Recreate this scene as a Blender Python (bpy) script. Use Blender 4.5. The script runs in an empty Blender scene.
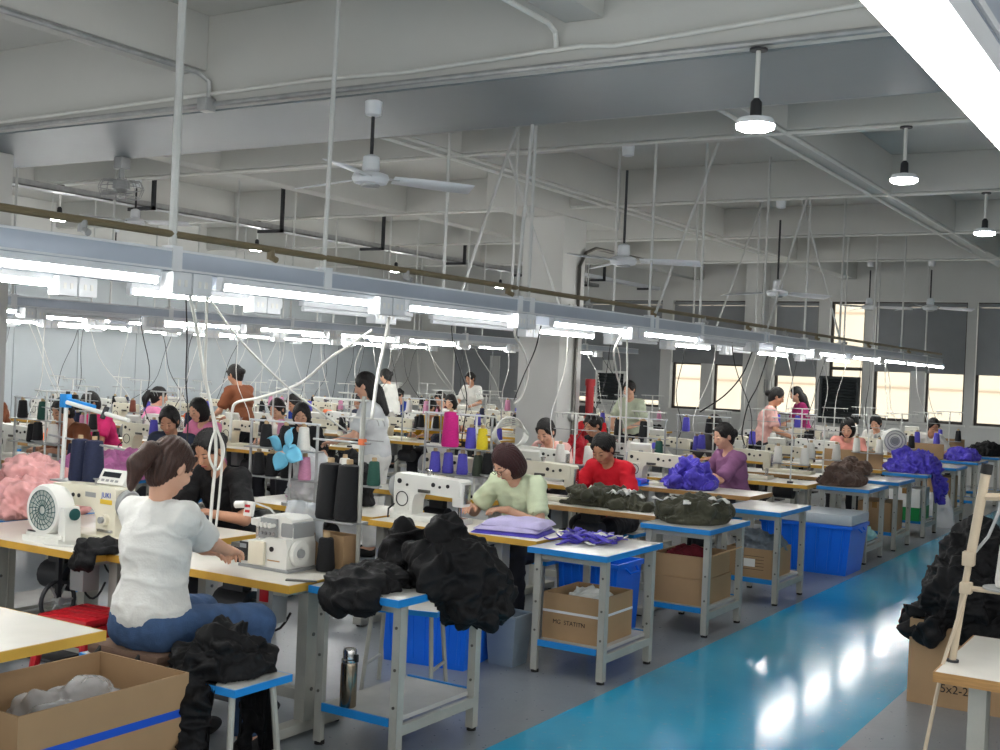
import bpy, bmesh, math, random
import numpy as np
from mathutils import Vector, Matrix

random.seed(7)
SC = bpy.context.scene
COL = SC.collection

# ------------------------------------------------------------------ camera
F_PX = 1181.9                       # focal length in pixels of a 1000x750 frame
CAM_H = 1.7
YAW, PITCH, ROLL = math.radians(31.803), math.radians(-0.324), math.radians(2.464)
_f = np.array([-math.sin(YAW)*math.cos(PITCH), math.cos(YAW)*math.cos(PITCH), math.sin(PITCH)])
_r = np.array([math.cos(YAW), math.sin(YAW), 0.0])
_u = np.cross(_r, _f)
_r, _u = _r*math.cos(ROLL)+_u*math.sin(ROLL), -_r*math.sin(ROLL)+_u*math.cos(ROLL)
cam_data = bpy.data.cameras.new('camera')
cam_data.sensor_fit = 'HORIZONTAL'; cam_data.sensor_width = 36.0
cam_data.lens = F_PX/1000*36.0
cam_data.clip_start = 0.05; cam_data.clip_end = 200
cam = bpy.data.objects.new('camera', cam_data)
cam.matrix_world = Matrix(((_r[0], _u[0], -_f[0], 0), (_r[1], _u[1], -_f[1], 0), (_r[2], _u[2], -_f[2], CAM_H), (0, 0, 0, 1)))
COL.objects.link(cam); SC.camera = cam

def _ray(px, py): return _f + _r*(px-500)/F_PX - _u*(py-375)/F_PX
def at_z(px, py, z): d = _ray(px, py); t = (z-CAM_H)/d[2]; return Vector((d[0]*t, d[1]*t, z))
def at_x(px, py, x): d = _ray(px, py); t = x/d[0]; return Vector((x, d[1]*t, CAM_H+d[2]*t))
def at_y(px, py, y): d = _ray(px, py); t = y/d[1]; return Vector((d[0]*t, y, CAM_H+d[2]*t))

# ------------------------------------------------------------------ world, view
world = bpy.data.worlds.new('daylight'); SC.world = world; world.use_nodes = True
world.node_tree.nodes['Background'].inputs[0].default_value = (0.98, 0.98, 0.97, 1)
world.node_tree.nodes['Background'].inputs[1].default_value = 1.0
SC.view_settings.view_transform = 'Standard'; SC.view_settings.look = 'None'
SC.view_settings.gamma = 1.0; SC.view_settings.use_curve_mapping = False
SC.view_settings.exposure = 1.7
TUBE_POWER = 23.0
LAMP_POWER = 26.0

# ------------------------------------------------------------------ materials
def lin(c):
    c = c/255.0
    return c/12.92 if c <= 0.04045 else ((c+0.055)/1.055)**2.4
def rgb(r, g, b): return (lin(r), lin(g), lin(b), 1.0)
MATS = {}
def mat(name, col, rough=0.5, metal=0.0, var=0.08, scale=8.0, bump=0.0, bscale=40.0, spec=0.5, trans=0.0, emit=0.0, alpha=1.0, sheen=0.0, stretch=None, ior=1.45, tint=None):
    """procedural principled material: noise-varied colour, optional noise relief"""
    if name in MATS: return MATS[name]
    m = bpy.data.materials.new(name); m.use_nodes = True
    nt = m.node_tree; N = nt.nodes; L = nt.links
    b = N['Principled BSDF']
    b.inputs['Roughness'].default_value = rough; b.inputs['Metallic'].default_value = metal
    b.inputs['Specular IOR Level'].default_value = spec; b.inputs['IOR'].default_value = ior
    if trans: b.inputs['Transmission Weight'].default_value = trans
    if alpha < 1: b.inputs['Alpha'].default_value = alpha
    if sheen: b.inputs['Sheen Weight'].default_value = sheen
    c = rgb(*col)
    tc = N.new('ShaderNodeTexCoord'); src = tc.outputs['Object']
    if stretch:
        mp = N.new('ShaderNodeMapping'); mp.inputs['Scale'].default_value = stretch
        L.new(src, mp.inputs['Vector']); src = mp.outputs['Vector']
    if var > 0:
        nz = N.new('ShaderNodeTexNoise'); nz.inputs['Scale'].default_value = scale; nz.inputs['Detail'].default_value = 5
        L.new(src, nz.inputs['Vector'])
        rp = N.new('ShaderNodeValToRGB'); rp.color_ramp.elements[0].position = 0.3; rp.color_ramp.elements[1].position = 0.7
        lo = tuple(max(0, x*(1-var)) for x in c[:3])+(1,); hi = tuple(min(1, x*(1+var)) for x in c[:3])+(1,)
        if tint: hi = rgb(*tint)
        rp.color_ramp.elements[0].color = lo; rp.color_ramp.elements[1].color = hi
        L.new(nz.outputs['Fac'], rp.inputs['Fac']); L.new(rp.outputs['Color'], b.inputs['Base Color'])
    else:
        b.inputs['Base Color'].default_value = c
    if bump > 0:
        n2 = N.new('ShaderNodeTexNoise'); n2.inputs['Scale'].default_value = bscale; n2.inputs['Detail'].default_value = 4
        L.new(src, n2.inputs['Vector'])
        bp = N.new('ShaderNodeBump'); bp.inputs['Strength'].default_value = bump; bp.inputs['Distance'].default_value = 0.01
        L.new(n2.outputs['Fac'], bp.inputs['Height']); L.new(bp.outputs['Normal'], b.inputs['Normal'])
    if emit:
        b.inputs['Emission Color'].default_value = c; b.inputs['Emission Strength'].default_value = emit
    MATS[name] = m
    return m

def M(n): return MATS[n]
mat('wall_paint', (205, 206, 203), 0.8, var=0.05, scale=1.3, bump=0.08, bscale=60)
mat('ceiling_paint', (194, 195, 191), 0.85, var=0.05, scale=0.9, bump=0.1, bscale=30)
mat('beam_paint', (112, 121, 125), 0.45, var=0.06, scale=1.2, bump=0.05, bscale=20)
mat('panel_blue', (172, 180, 184), 0.45, var=0.05, scale=1.5)
mat('blind_grey', (140, 143, 146), 0.8, var=0.05, scale=3)
mat('window_frame', (70, 64, 60), 0.5, var=0.1)
mat('pvc_white', (215, 216, 212), 0.4, var=0.04)
mat('galvanized', (170, 172, 172), 0.4, 0.45, var=0.15, scale=12)
mat('dark_iron', (56, 57, 60), 0.5, 0.4, var=0.1)
mat('rod_paint', (196, 198, 196), 0.4, 0.1, var=0.06)
mat('channel', (176, 186, 200), 0.38, 0.35, var=0.05, scale=3)
mat('rail_white', (222, 226, 230), 0.4, var=0.03)
mat('olive_pipe', (120, 108, 82), 0.5, var=0.12, scale=6)
mat('steel_grey', (172, 172, 164), 0.45, 0.1, var=0.07, scale=9)
mat('laminate', (226, 222, 212), 0.28, var=0.06, scale=5, bump=0.02)
mat('laminate_grey', (190, 190, 186), 0.25, var=0.07, scale=6)
mat('edge_yellow', (206, 160, 62), 0.5, var=0.1, scale=6)
mat('edge_wood', (176, 134, 82), 0.55, var=0.2, scale=5, stretch=(2, 30, 30))
mat('edge_blue', (30, 132, 206), 0.4, var=0.06)
mat('black_rubber', (22, 22, 23), 0.7, var=0.1)
mat('black_plastic', (26, 26, 28), 0.4, var=0.1)
mat('cream_enamel', (226, 221, 202), 0.32, var=0.04, scale=6)
mat('white_enamel', (228, 228, 222), 0.3, var=0.04, scale=6)
mat('grey_plastic', (150, 152, 152), 0.4, var=0.05)
mat('chrome', (200, 200, 200), 0.18, 1.0, var=0.03)
mat('steel_dark', (110, 108, 104), 0.32, 0.9, var=0.12)
mat('steel_bottle', (150, 140, 124), 0.24, 1.0, var=0.06, scale=3)
mat('cardboard', (164, 134, 100), 0.8, var=0.07, scale=4, bump=0.03, bscale=90)
mat('cardboard_in', (184, 152, 112), 0.85, var=0.07, scale=4)
mat('post_tan', (196, 180, 156), 0.45, var=0.06)
mat('tape_blue', (28, 82, 196), 0.4, var=0.04)
mat('tape_white', (220, 220, 222), 0.4, var=0.04)
mat('tape_brown', (150, 112, 66), 0.25, var=0.05)
mat('ink_black', (30, 26, 24), 0.7, var=0.0)
mat('ink_blue', (40, 80, 180), 0.5, var=0.0)
mat('ink_yellow', (228, 190, 60), 0.5, var=0.05)
mat('label_white', (232, 232, 228), 0.6, var=0.02)
mat('bin_blue', (14, 108, 232), 0.35, var=0.08, scale=3)
mat('lid_clear', (198, 208, 216), 0.25, var=0.04, alpha=0.75)
mat('bucket_grey', (128, 142, 154), 0.4, var=0.05)
mat('red_plastic', (186, 20, 34), 0.38, var=0.08)
mat('red_paint', (172, 36, 42), 0.45, var=0.08)
mat('fan_teal', (24, 84, 84), 0.4, var=0.08)
mat('fan_blue', (118, 200, 232), 0.35, var=0.05)
mat('bracket_blue', (30, 134, 208), 0.4, var=0.05)
mat('thread_navy', (24, 32, 62), 0.7, var=0.25, scale=60, bump=0.3, bscale=160, stretch=(1, 1, 6))
mat('thread_black', (16, 16, 20), 0.7, var=0.25, scale=60, bump=0.3, bscale=160, stretch=(1, 1, 6))
mat('thread_white', (222, 220, 214), 0.7, var=0.06, scale=60, bump=0.2, bscale=160, stretch=(1, 1, 6))
mat('thread_magenta', (206, 24, 130), 0.65, var=0.15, scale=60, bump=0.2, bscale=160, stretch=(1, 1, 6))
mat('thread_purple', (84, 78, 186), 0.65, var=0.15, scale=60, bump=0.2, bscale=160, stretch=(1, 1, 6))
mat('thread_yellow', (226, 204, 40), 0.65, var=0.12, scale=60, bump=0.2, bscale=160, stretch=(1, 1, 6))
mat('thread_green', (26, 74, 62), 0.65, var=0.15, scale=60, bump=0.2, bscale=160, stretch=(1, 1, 6))
mat('thread_pink', (206, 140, 172), 0.65, var=0.12, scale=60, bump=0.2, bscale=160, stretch=(1, 1, 6))
mat('thread_brown', (122, 62, 48), 0.65, var=0.12, scale=60, bump=0.2, bscale=160, stretch=(1, 1, 6))
mat('thread_olive', (52, 62, 50), 0.65, var=0.12, scale=60, bump=0.2, bscale=160, stretch=(1, 1, 6))
mat('spool_paper', (186, 160, 124), 0.8, var=0.08)
mat('cable_white', (218, 218, 212), 0.5, var=0.05)
mat('cable_black', (30, 30, 32), 0.5, var=0.08)
mat('cloth_black', (13, 13, 16), 0.7, var=0.3, scale=7, bump=0.25, bscale=120, spec=0.35)
mat('cloth_navy', (28, 32, 52), 0.8, var=0.3, scale=7, bump=0.3, bscale=120, sheen=0.15)
mat('cloth_pink', (214, 158, 156), 0.85, var=0.14, scale=10, bump=0.2, bscale=120, sheen=0.15)
mat('cloth_orchid', (196, 118, 172), 0.85, var=0.14, scale=10, bump=0.2, bscale=120, sheen=0.15)
mat('cloth_olive', (66, 66, 52), 0.85, var=0.28, scale=9, bump=0.25, bscale=120, sheen=0.1)
mat('cloth_white', (222, 222, 218), 0.85, var=0.06, scale=10, bump=0.2, bscale=120, sheen=0.1)
mat('cloth_purple', (76, 64, 186), 0.8, var=0.2, scale=10, bump=0.25, bscale=120, sheen=0.15)
mat('cloth_lilac', (188, 180, 220), 0.8, var=0.1, scale=10, bump=0.2, bscale=120)
mat('cloth_brown', (88, 70, 62), 0.85, var=0.25, scale=9, bump=0.25, bscale=120, sheen=0.1)
mat('cloth_maroon', (110, 24, 40), 0.85, var=0.2, scale=9, bump=0.25, bscale=120)
mat('cloth_red', (176, 22, 40), 0.8, var=0.15, scale=9, bump=0.2, bscale=120)
mat('cloth_orange', (240, 130, 84), 0.8, var=0.1, scale=9, bump=0.2, bscale=120)
mat('cloth_mint', (150, 196, 196), 0.8, var=0.1, scale=9, bump=0.2, bscale=120)
mat('cloth_greyblue', (120, 130, 140), 0.85, var=0.15, scale=9, bump=0.2, bscale=120)
mat('cushion_brown', (112, 88, 74), 0.85, var=0.15, scale=14, bump=0.2, bscale=150)
mat('plastic_bag', (226, 230, 234), 0.14, var=0.05, scale=9, bump=0.6, bscale=30, alpha=0.38)
mat('plastic_sheet', (214, 220, 226), 0.2, var=0.05, scale=9, bump=0.6, bscale=30, alpha=0.6)
mat('trimmings', (196, 176, 164), 0.85, var=0.15, scale=12, bump=0.2)
mat('plastic_bag_white', (226, 228, 230), 0.35, var=0.05, scale=9, bump=0.4, bscale=30, alpha=0.85)
mat('green_box', (16, 132, 66), 0.5, var=0.05)
mat('display_dark', (40, 44, 48), 0.25, var=0.05)
mat('paper_card', (206, 194, 150), 0.7, var=0.08)
mat('jeans', (62, 88, 126), 0.85, var=0.22, scale=14, bump=0.35, bscale=220, stretch=(1, 1, 1))
mat('trousers_dark', (34, 35, 42), 0.85, var=0.2, scale=10, bump=0.2, bscale=150)
mat('skin', (214, 166, 140), 0.5, var=0.05, scale=12, bump=0.04, bscale=120)
mat('skin_tan', (190, 140, 112), 0.5, var=0.06, scale=12, bump=0.04, bscale=120)
mat('lips', (176, 96, 92), 0.45, var=0.05)
mat('eye_dark', (34, 26, 24), 0.3, var=0.05)
mat('hair_black', (17, 14, 14), 0.48, var=0.5, scale=40, bump=0.5, bscale=70, stretch=(6, 6, 0.6))
mat('hair_brown', (66, 42, 34), 0.42, var=0.4, scale=40, bump=0.5, bscale=70, stretch=(6, 6, 0.6))
mat('hair_reddish', (58, 26, 28), 0.42, var=0.4, scale=40, bump=0.5, bscale=70, stretch=(6, 6, 0.6))
mat('facade_cream', (190, 176, 156), 0.9, var=0.08, scale=0.6)
mat('facade_line', (166, 146, 124), 0.9, var=0.08, scale=0.6)
mat('glass', (235, 240, 240), 0.02, var=0.0, trans=1.0, spec=0.3, ior=1.02)
mat('louver_dark', (44, 50, 52), 0.5, var=0.1)

def floor_material():
    m = bpy.data.materials.new('epoxy_floor'); m.use_nodes = True
    nt = m.node_tree; N = nt.nodes; L = nt.links; b = N['Principled BSDF']
    tc = N.new('ShaderNodeTexCoord'); sp = N.new('ShaderNodeSeparateXYZ'); L.new(tc.outputs['Object'], sp.inputs[0])
    nz = N.new('ShaderNodeTexNoise'); nz.inputs['Scale'].default_value = 0.9; nz.inputs['Detail'].default_value = 7
    L.new(tc.outputs['Object'], nz.inputs['Vector'])
    grey = N.new('ShaderNodeValToRGB'); e = grey.color_ramp.elements
    e[0].position = 0.3; e[0].color = rgb(114, 121, 128); e[1].position = 0.72; e[1].color = rgb(142, 148, 153)
    blue = N.new('ShaderNodeValToRGB'); e = blue.color_ramp.elements
    e[0].position = 0.3; e[0].color = rgb(34, 156, 202); e[1].position = 0.75; e[1].color = rgb(70, 184, 218)
    L.new(nz.outputs['Fac'], grey.inputs['Fac']); L.new(nz.outputs['Fac'], blue.inputs['Fac'])
    # painted walkway: -2.77 < x < -1.49
    gt = N.new('ShaderNodeMath'); gt.operation = 'GREATER_THAN'; gt.inputs[1].default_value = -2.77
    lt = N.new('ShaderNodeMath'); lt.operation = 'LESS_THAN'; lt.inputs[1].default_value = -1.49
    mu = N.new('ShaderNodeMath'); mu.operation = 'MULTIPLY'
    L.new(sp.outputs['X'], gt.inputs[0]); L.new(sp.outputs['X'], lt.inputs[0]); L.new(gt.outputs[0], mu.inputs[0]); L.new(lt.outputs[0], mu.inputs[1])
    mx = N.new('ShaderNodeMixRGB'); L.new(mu.outputs[0], mx.inputs['Fac']); L.new(grey.outputs['Color'], mx.inputs['Color1']); L.new(blue.outputs['Color'], mx.inputs['Color2'])
    # scuffs
    n3 = N.new('ShaderNodeTexNoise'); n3.inputs['Scale'].default_value = 26; n3.inputs['Detail'].default_value = 8; L.new(tc.outputs['Object'], n3.inputs['Vector'])
    sc = N.new('ShaderNodeValToRGB'); sc.color_ramp.elements[0].position = 0.62; sc.color_ramp.elements[0].color = (0, 0, 0, 1); sc.color_ramp.elements[1].position = 0.75; sc.color_ramp.elements[1].color = (0.35, 0.35, 0.35, 1)
    L.new(n3.outputs['Fac'], sc.inputs['Fac'])
    m2 = N.new('ShaderNodeMixRGB'); L.new(sc.outputs['Color'], m2.inputs['Fac']); L.new(mx.outputs['Color'], m2.inputs['Color1']); m2.inputs['Color2'].default_value = rgb(150, 158, 162)
    L.new(m2.outputs['Color'], b.inputs['Base Color'])
    rr = N.new('ShaderNodeMapRange'); rr.inputs['To Min'].default_value = 0.06; rr.inputs['To Max'].default_value = 0.2
    L.new(n3.outputs['Fac'], rr.inputs['Value'])
    ra = N.new('ShaderNodeMath'); ra.operation = 'MULTIPLY_ADD'; ra.inputs[1].default_value = -0.17; L.new(mu.outputs[0], ra.inputs[0])
    rb_ = N.new('ShaderNodeMath'); rb_.operation = 'ADD'; rb_.inputs[1].default_value = 0.17; L.new(rr.outputs['Result'], rb_.inputs[0])
    L.new(rb_.outputs[0], ra.inputs[2]); L.new(ra.outputs[0], b.inputs['Roughness'])
    n4 = N.new('ShaderNodeTexNoise'); n4.inputs['Scale'].default_value = 7; n4.inputs['Detail'].default_value = 3; L.new(tc.outputs['Object'], n4.inputs['Vector'])
    bp = N.new('ShaderNodeBump'); bp.inputs['Strength'].default_value = 0.07; bp.inputs['Distance'].default_value = 0.01
    L.new(n4.outputs['Fac'], bp.inputs['Height']); L.new(bp.outputs['Normal'], b.inputs['Normal'])
    MATS['epoxy_floor'] = m
floor_material()

def emitter(name, col, strength):
    m = bpy.data.materials.new(name); m.use_nodes = True
    b = m.node_tree.nodes['Principled BSDF']
    b.inputs['Base Color'].default_value = (0.9, 0.9, 0.9, 1)
    b.inputs['Emission Color'].default_value = col; b.inputs['Emission Strength'].default_value = strength
    MATS[name] = m
emitter('tube_glow', (1.0, 0.99, 0.955, 1), TUBE_POWER)
emitter('tube_glow2', (1.0, 0.99, 0.955, 1), TUBE_POWER*.6)
emitter('lamp_glow', (1.0, 0.99, 0.96, 1), LAMP_POWER)

# ------------------------------------------------------------------ mesh building
def rotm(rx=0, ry=0, rz=0):
    return Matrix.Rotation(rz, 3, 'Z') @ Matrix.Rotation(ry, 3, 'Y') @ Matrix.Rotation(rx, 3, 'X')

class MB:
    """collects shapes into one mesh object"""
    def __init__(s): s.v = []; s.f = []
    def _add(s, vs, fs):
        n = len(s.v); s.v += [tuple(v) for v in vs]; s.f += [tuple(i+n for i in f) for f in fs]; return s
    def box(s, c, d, rot=None, bev=0.0):
        x, y, z = d[0]/2, d[1]/2, d[2]/2; c = Vector(c)
        if bev <= 0:
            vs = [Vector((i*x, j*y, k*z)) for i in (-1, 1) for j in (-1, 1) for k in (-1, 1)]
            fs = [(0, 1, 3, 2), (4, 6, 7, 5), (0, 4, 5, 1), (2, 3, 7, 6), (0, 2, 6, 4), (1, 5, 7, 3)]
        else:
            b = min(bev, x*.9, y*.9, z*.9)
            bm = bmesh.new(); bmesh.ops.create_cube(bm, size=1.0)
            for v in bm.verts: v.co = Vector((v.co.x*2*x, v.co.y*2*y, v.co.z*2*z))
            bmesh.ops.bevel(bm, geom=list(bm.edges), offset=b, segments=2, affect='EDGES', profile=0.6)
            bm.verts.index_update()
            vs = [v.co.copy() for v in bm.verts]; fs = [tuple(v.index for v in f.verts) for f in bm.faces]; bm.free()
        if rot is not None: vs = [rot @ v for v in vs]
        return s._add([v+c for v in vs], fs)
    def span(s, a, b, bev=0.0):
        return s.box([(a[i]+b[i])/2 for i in range(3)], [abs(b[i]-a[i]) for i in range(3)], None, bev)
    def cyl(s, a, b, r0, r1=None, n=12, cap=True):
        r1 = r0 if r1 is None else r1
        a, b = Vector(a), Vector(b); d = (b-a).normalized()
        t = Vector((1, 0, 0)) if abs(d.x) < 0.8 else Vector((0, 1, 0))
        p = d.cross(t).normalized(); q = d.cross(p)
        vs = []; 
        for c, r in ((a, r0), (b, r1)):
            for i in range(n):
                w = 2*math.pi*i/n; vs.append(c+(p*math.cos(w)+q*math.sin(w))*r)
        fs = [(i, (i+1) % n, n+(i+1) % n, n+i) for i in range(n)]
        if cap: fs += [tuple(range(n-1, -1, -1)), tuple(range(n, 2*n))]
        return s._add(vs, fs)
    def tube(s, pts, r, n=6, cap=True):
        pts = [Vector(p) for p in pts]; vs = []; fs = []
        rr = r if isinstance(r, (list, tuple)) else [r]*len(pts)
        prev = None
        for i, p in enumerate(pts):
            d = (pts[min(i+1, len(pts)-1)]-pts[max(i-1, 0)]).normalized()
            if prev is None:
                t = Vector((0, 0, 1)) if abs(d.z) < 0.9 else Vector((1, 0, 0)); e = d.cross(t).normalized()
            else:
                e = (prev-d*prev.dot(d)).normalized()
            prev = e; g = d.cross(e)
            for k in range(n):
                w = 2*math.pi*k/n; vs.append(p+(e*math.cos(w)+g*math.sin(w))*rr[i])
        for i in range(len(pts)-1):
            for k in range(n): fs.append((i*n+k, i*n+(k+1) % n, (i+1)*n+(k+1) % n, (i+1)*n+k))
        if cap: fs += [tuple(range(n-1, -1, -1)), tuple(range((len(pts)-1)*n, len(pts)*n))]
        return s._add(vs, fs)
    def lathe(s, prof, c=(0, 0, 0), n=20, rot=None, sx=1.0, sy=1.0):
        c = Vector(c); vs = []; fs = []
        for r, z in prof:
            for k in range(n):
                w = 2*math.pi*k/n; v = Vector((r*math.cos(w)*sx, r*math.sin(w)*sy, z))
                vs.append((rot @ v if rot is not None else v)+c)
        for i in range(len(prof)-1):
            for k in range(n): fs.append((i*n+k, i*n+(k+1) % n, (i+1)*n+(k+1) % n, (i+1)*n+k))
        fs.append(tuple(range(n-1, -1, -1))); fs.append(tuple(range((len(prof)-1)*n, len(prof)*n)))
        return s._add(vs, fs)
    def prism(s, poly, h0, h1, axis='y', c=(0, 0, 0), rot=None):
        """poly in the two other axes, extruded along axis from h0 to h1"""
        n = len(poly); vs = []
        for h in (h0, h1):
            for a, b in poly:
                v = Vector({'y': (a, h, b), 'x': (h, a, b), 'z': (a, b, h)}[axis])
                vs.append((rot @ v if rot is not None else v)+Vector(c))
        fs = [tuple(range(n)), tuple(range(2*n-1, n-1, -1))]+[(i, i+n, (i+1) % n+n, (i+1) % n) for i in range(n)]
        return s._add(vs, fs)
    def grid(s, fn, nu, nv, closed=False):
        vs = [fn(i/(nu-1), j/(nv-1)) for i in range(nu) for j in range(nv)]
        fs = [(i*nv+j, (i+1)*nv+j, (i+1)*nv+j+1, i*nv+j+1) for i in range(nu-1) for j in range(nv-1)]
        return s._add(vs, fs)
    def mesh(s, name, m, smooth=False):
        me = bpy.data.meshes.new(name); me.from_pydata(s.v, [], s.f)
        bm = bmesh.new(); bm.from_mesh(me); bmesh.ops.recalc_face_normals(bm, faces=list(bm.faces)); bm.to_mesh(me); bm.free()
        if smooth:
            me.polygons.foreach_set('use_smooth', [True]*len(me.polygons))
            if smooth == 'auto': me.set_sharp_from_angle(angle=math.radians(38))
        me.materials.append(MATS[m] if isinstance(m, str) else m)
        return me
    def build(s, name, m, parent=None, loc=None, rz=0, smooth='auto'):
        return mk(name, s.mesh(name, m, smooth), parent, loc, rz)

def mk(name, me, parent=None, loc=None, rz=0):
    o = bpy.data.objects.new(name, me); COL.objects.link(o)
    if parent is not None: o.parent = parent
    if loc is not None: o.location = loc
    if rz: o.rotation_euler = (0, 0, rz)
    return o
def tag(o, label, cat, group=None):
    o['label'] = label; o['category'] = cat
    if group: o['group'] = group
    return o
def thing(name, label, cat, loc=(0, 0, 0), rz=0, group=None):
    o = bpy.data.objects.new(name, None); COL.objects.link(o); o.empty_display_size = 0.1
    o.location = loc; o.rotation_euler = (0, 0, rz)
    return tag(o, label, cat, group)
def struct(o, label=None, cat=None):
    o['kind'] = 'structure'
    if label: o['label'] = label
    if cat: o['category'] = cat
    return o
KIDS = {}
def copy_tree(root):
    def cp(o, par):
        c = o.copy(); COL.objects.link(c)
        if par is not None: c.parent = par
        for ch in kids(o): cp(ch, c)
        return c
    return cp(root, None)
def kids(o):
    return [x for x in o.children]
class Proto:
    """first placing moves the prototype itself, later ones copy it with its parts"""
    ALL = []
    def __init__(s, root): s.root = root; s.used = False; Proto.ALL.append(s)
    def put(s, loc, rz=0, label=None, group=None, scale=None, mats=None):
        o = s.root
        if s.used: o = copy_tree(s.root)
        else: s.used = True
        o.location = loc; o.rotation_euler = (0, 0, rz)
        if scale: o.scale = (scale,)*3
        if label: o['label'] = label
        if group: o['group'] = group
        if mats:
            for ch in [o]+list(o.children)+[g for c in o.children for g in c.children]:
                nm = ch.name.split('.')[0]
                if nm in mats and ch.type == 'MESH':
                    ch.material_slots[0].link = 'OBJECT'; ch.material_slots[0].material = MATS[mats[nm]]
        return o

# ------------------------------------------------------------------ numpy noise and distance fields
def vnoise(P, seed=0):
    i = np.floor(P).astype(np.int64); f = P-i; f = f*f*(3-2*f)
    def h(a, b, c):
        n = (a*374761393+b*668265263+c*2147483647+seed*974634777) & 0xffffffff
        n = ((n ^ (n >> 13))*1274126177) & 0xffffffff
        return ((n ^ (n >> 16)) & 0xffff)/65535.0
    x, y, z = i[:, 0], i[:, 1], i[:, 2]; r = 0
    for dx in (0, 1):
        wx = f[:, 0] if dx else 1-f[:, 0]
        for dy in (0, 1):
            wy = f[:, 1] if dy else 1-f[:, 1]
            for dz in (0, 1):
                wz = f[:, 2] if dz else 1-f[:, 2]
                r = r+wx*wy*wz*h(x+dx, y+dy, z+dz)
    return r*2-1
def fbm(P, seed=0, o=3):
    r = 0; a = 1.0; s = 0
    for k in range(o): r = r+a*vnoise(P*(2**k), seed+k); s += a; a *= 0.5
    return r/s

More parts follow.
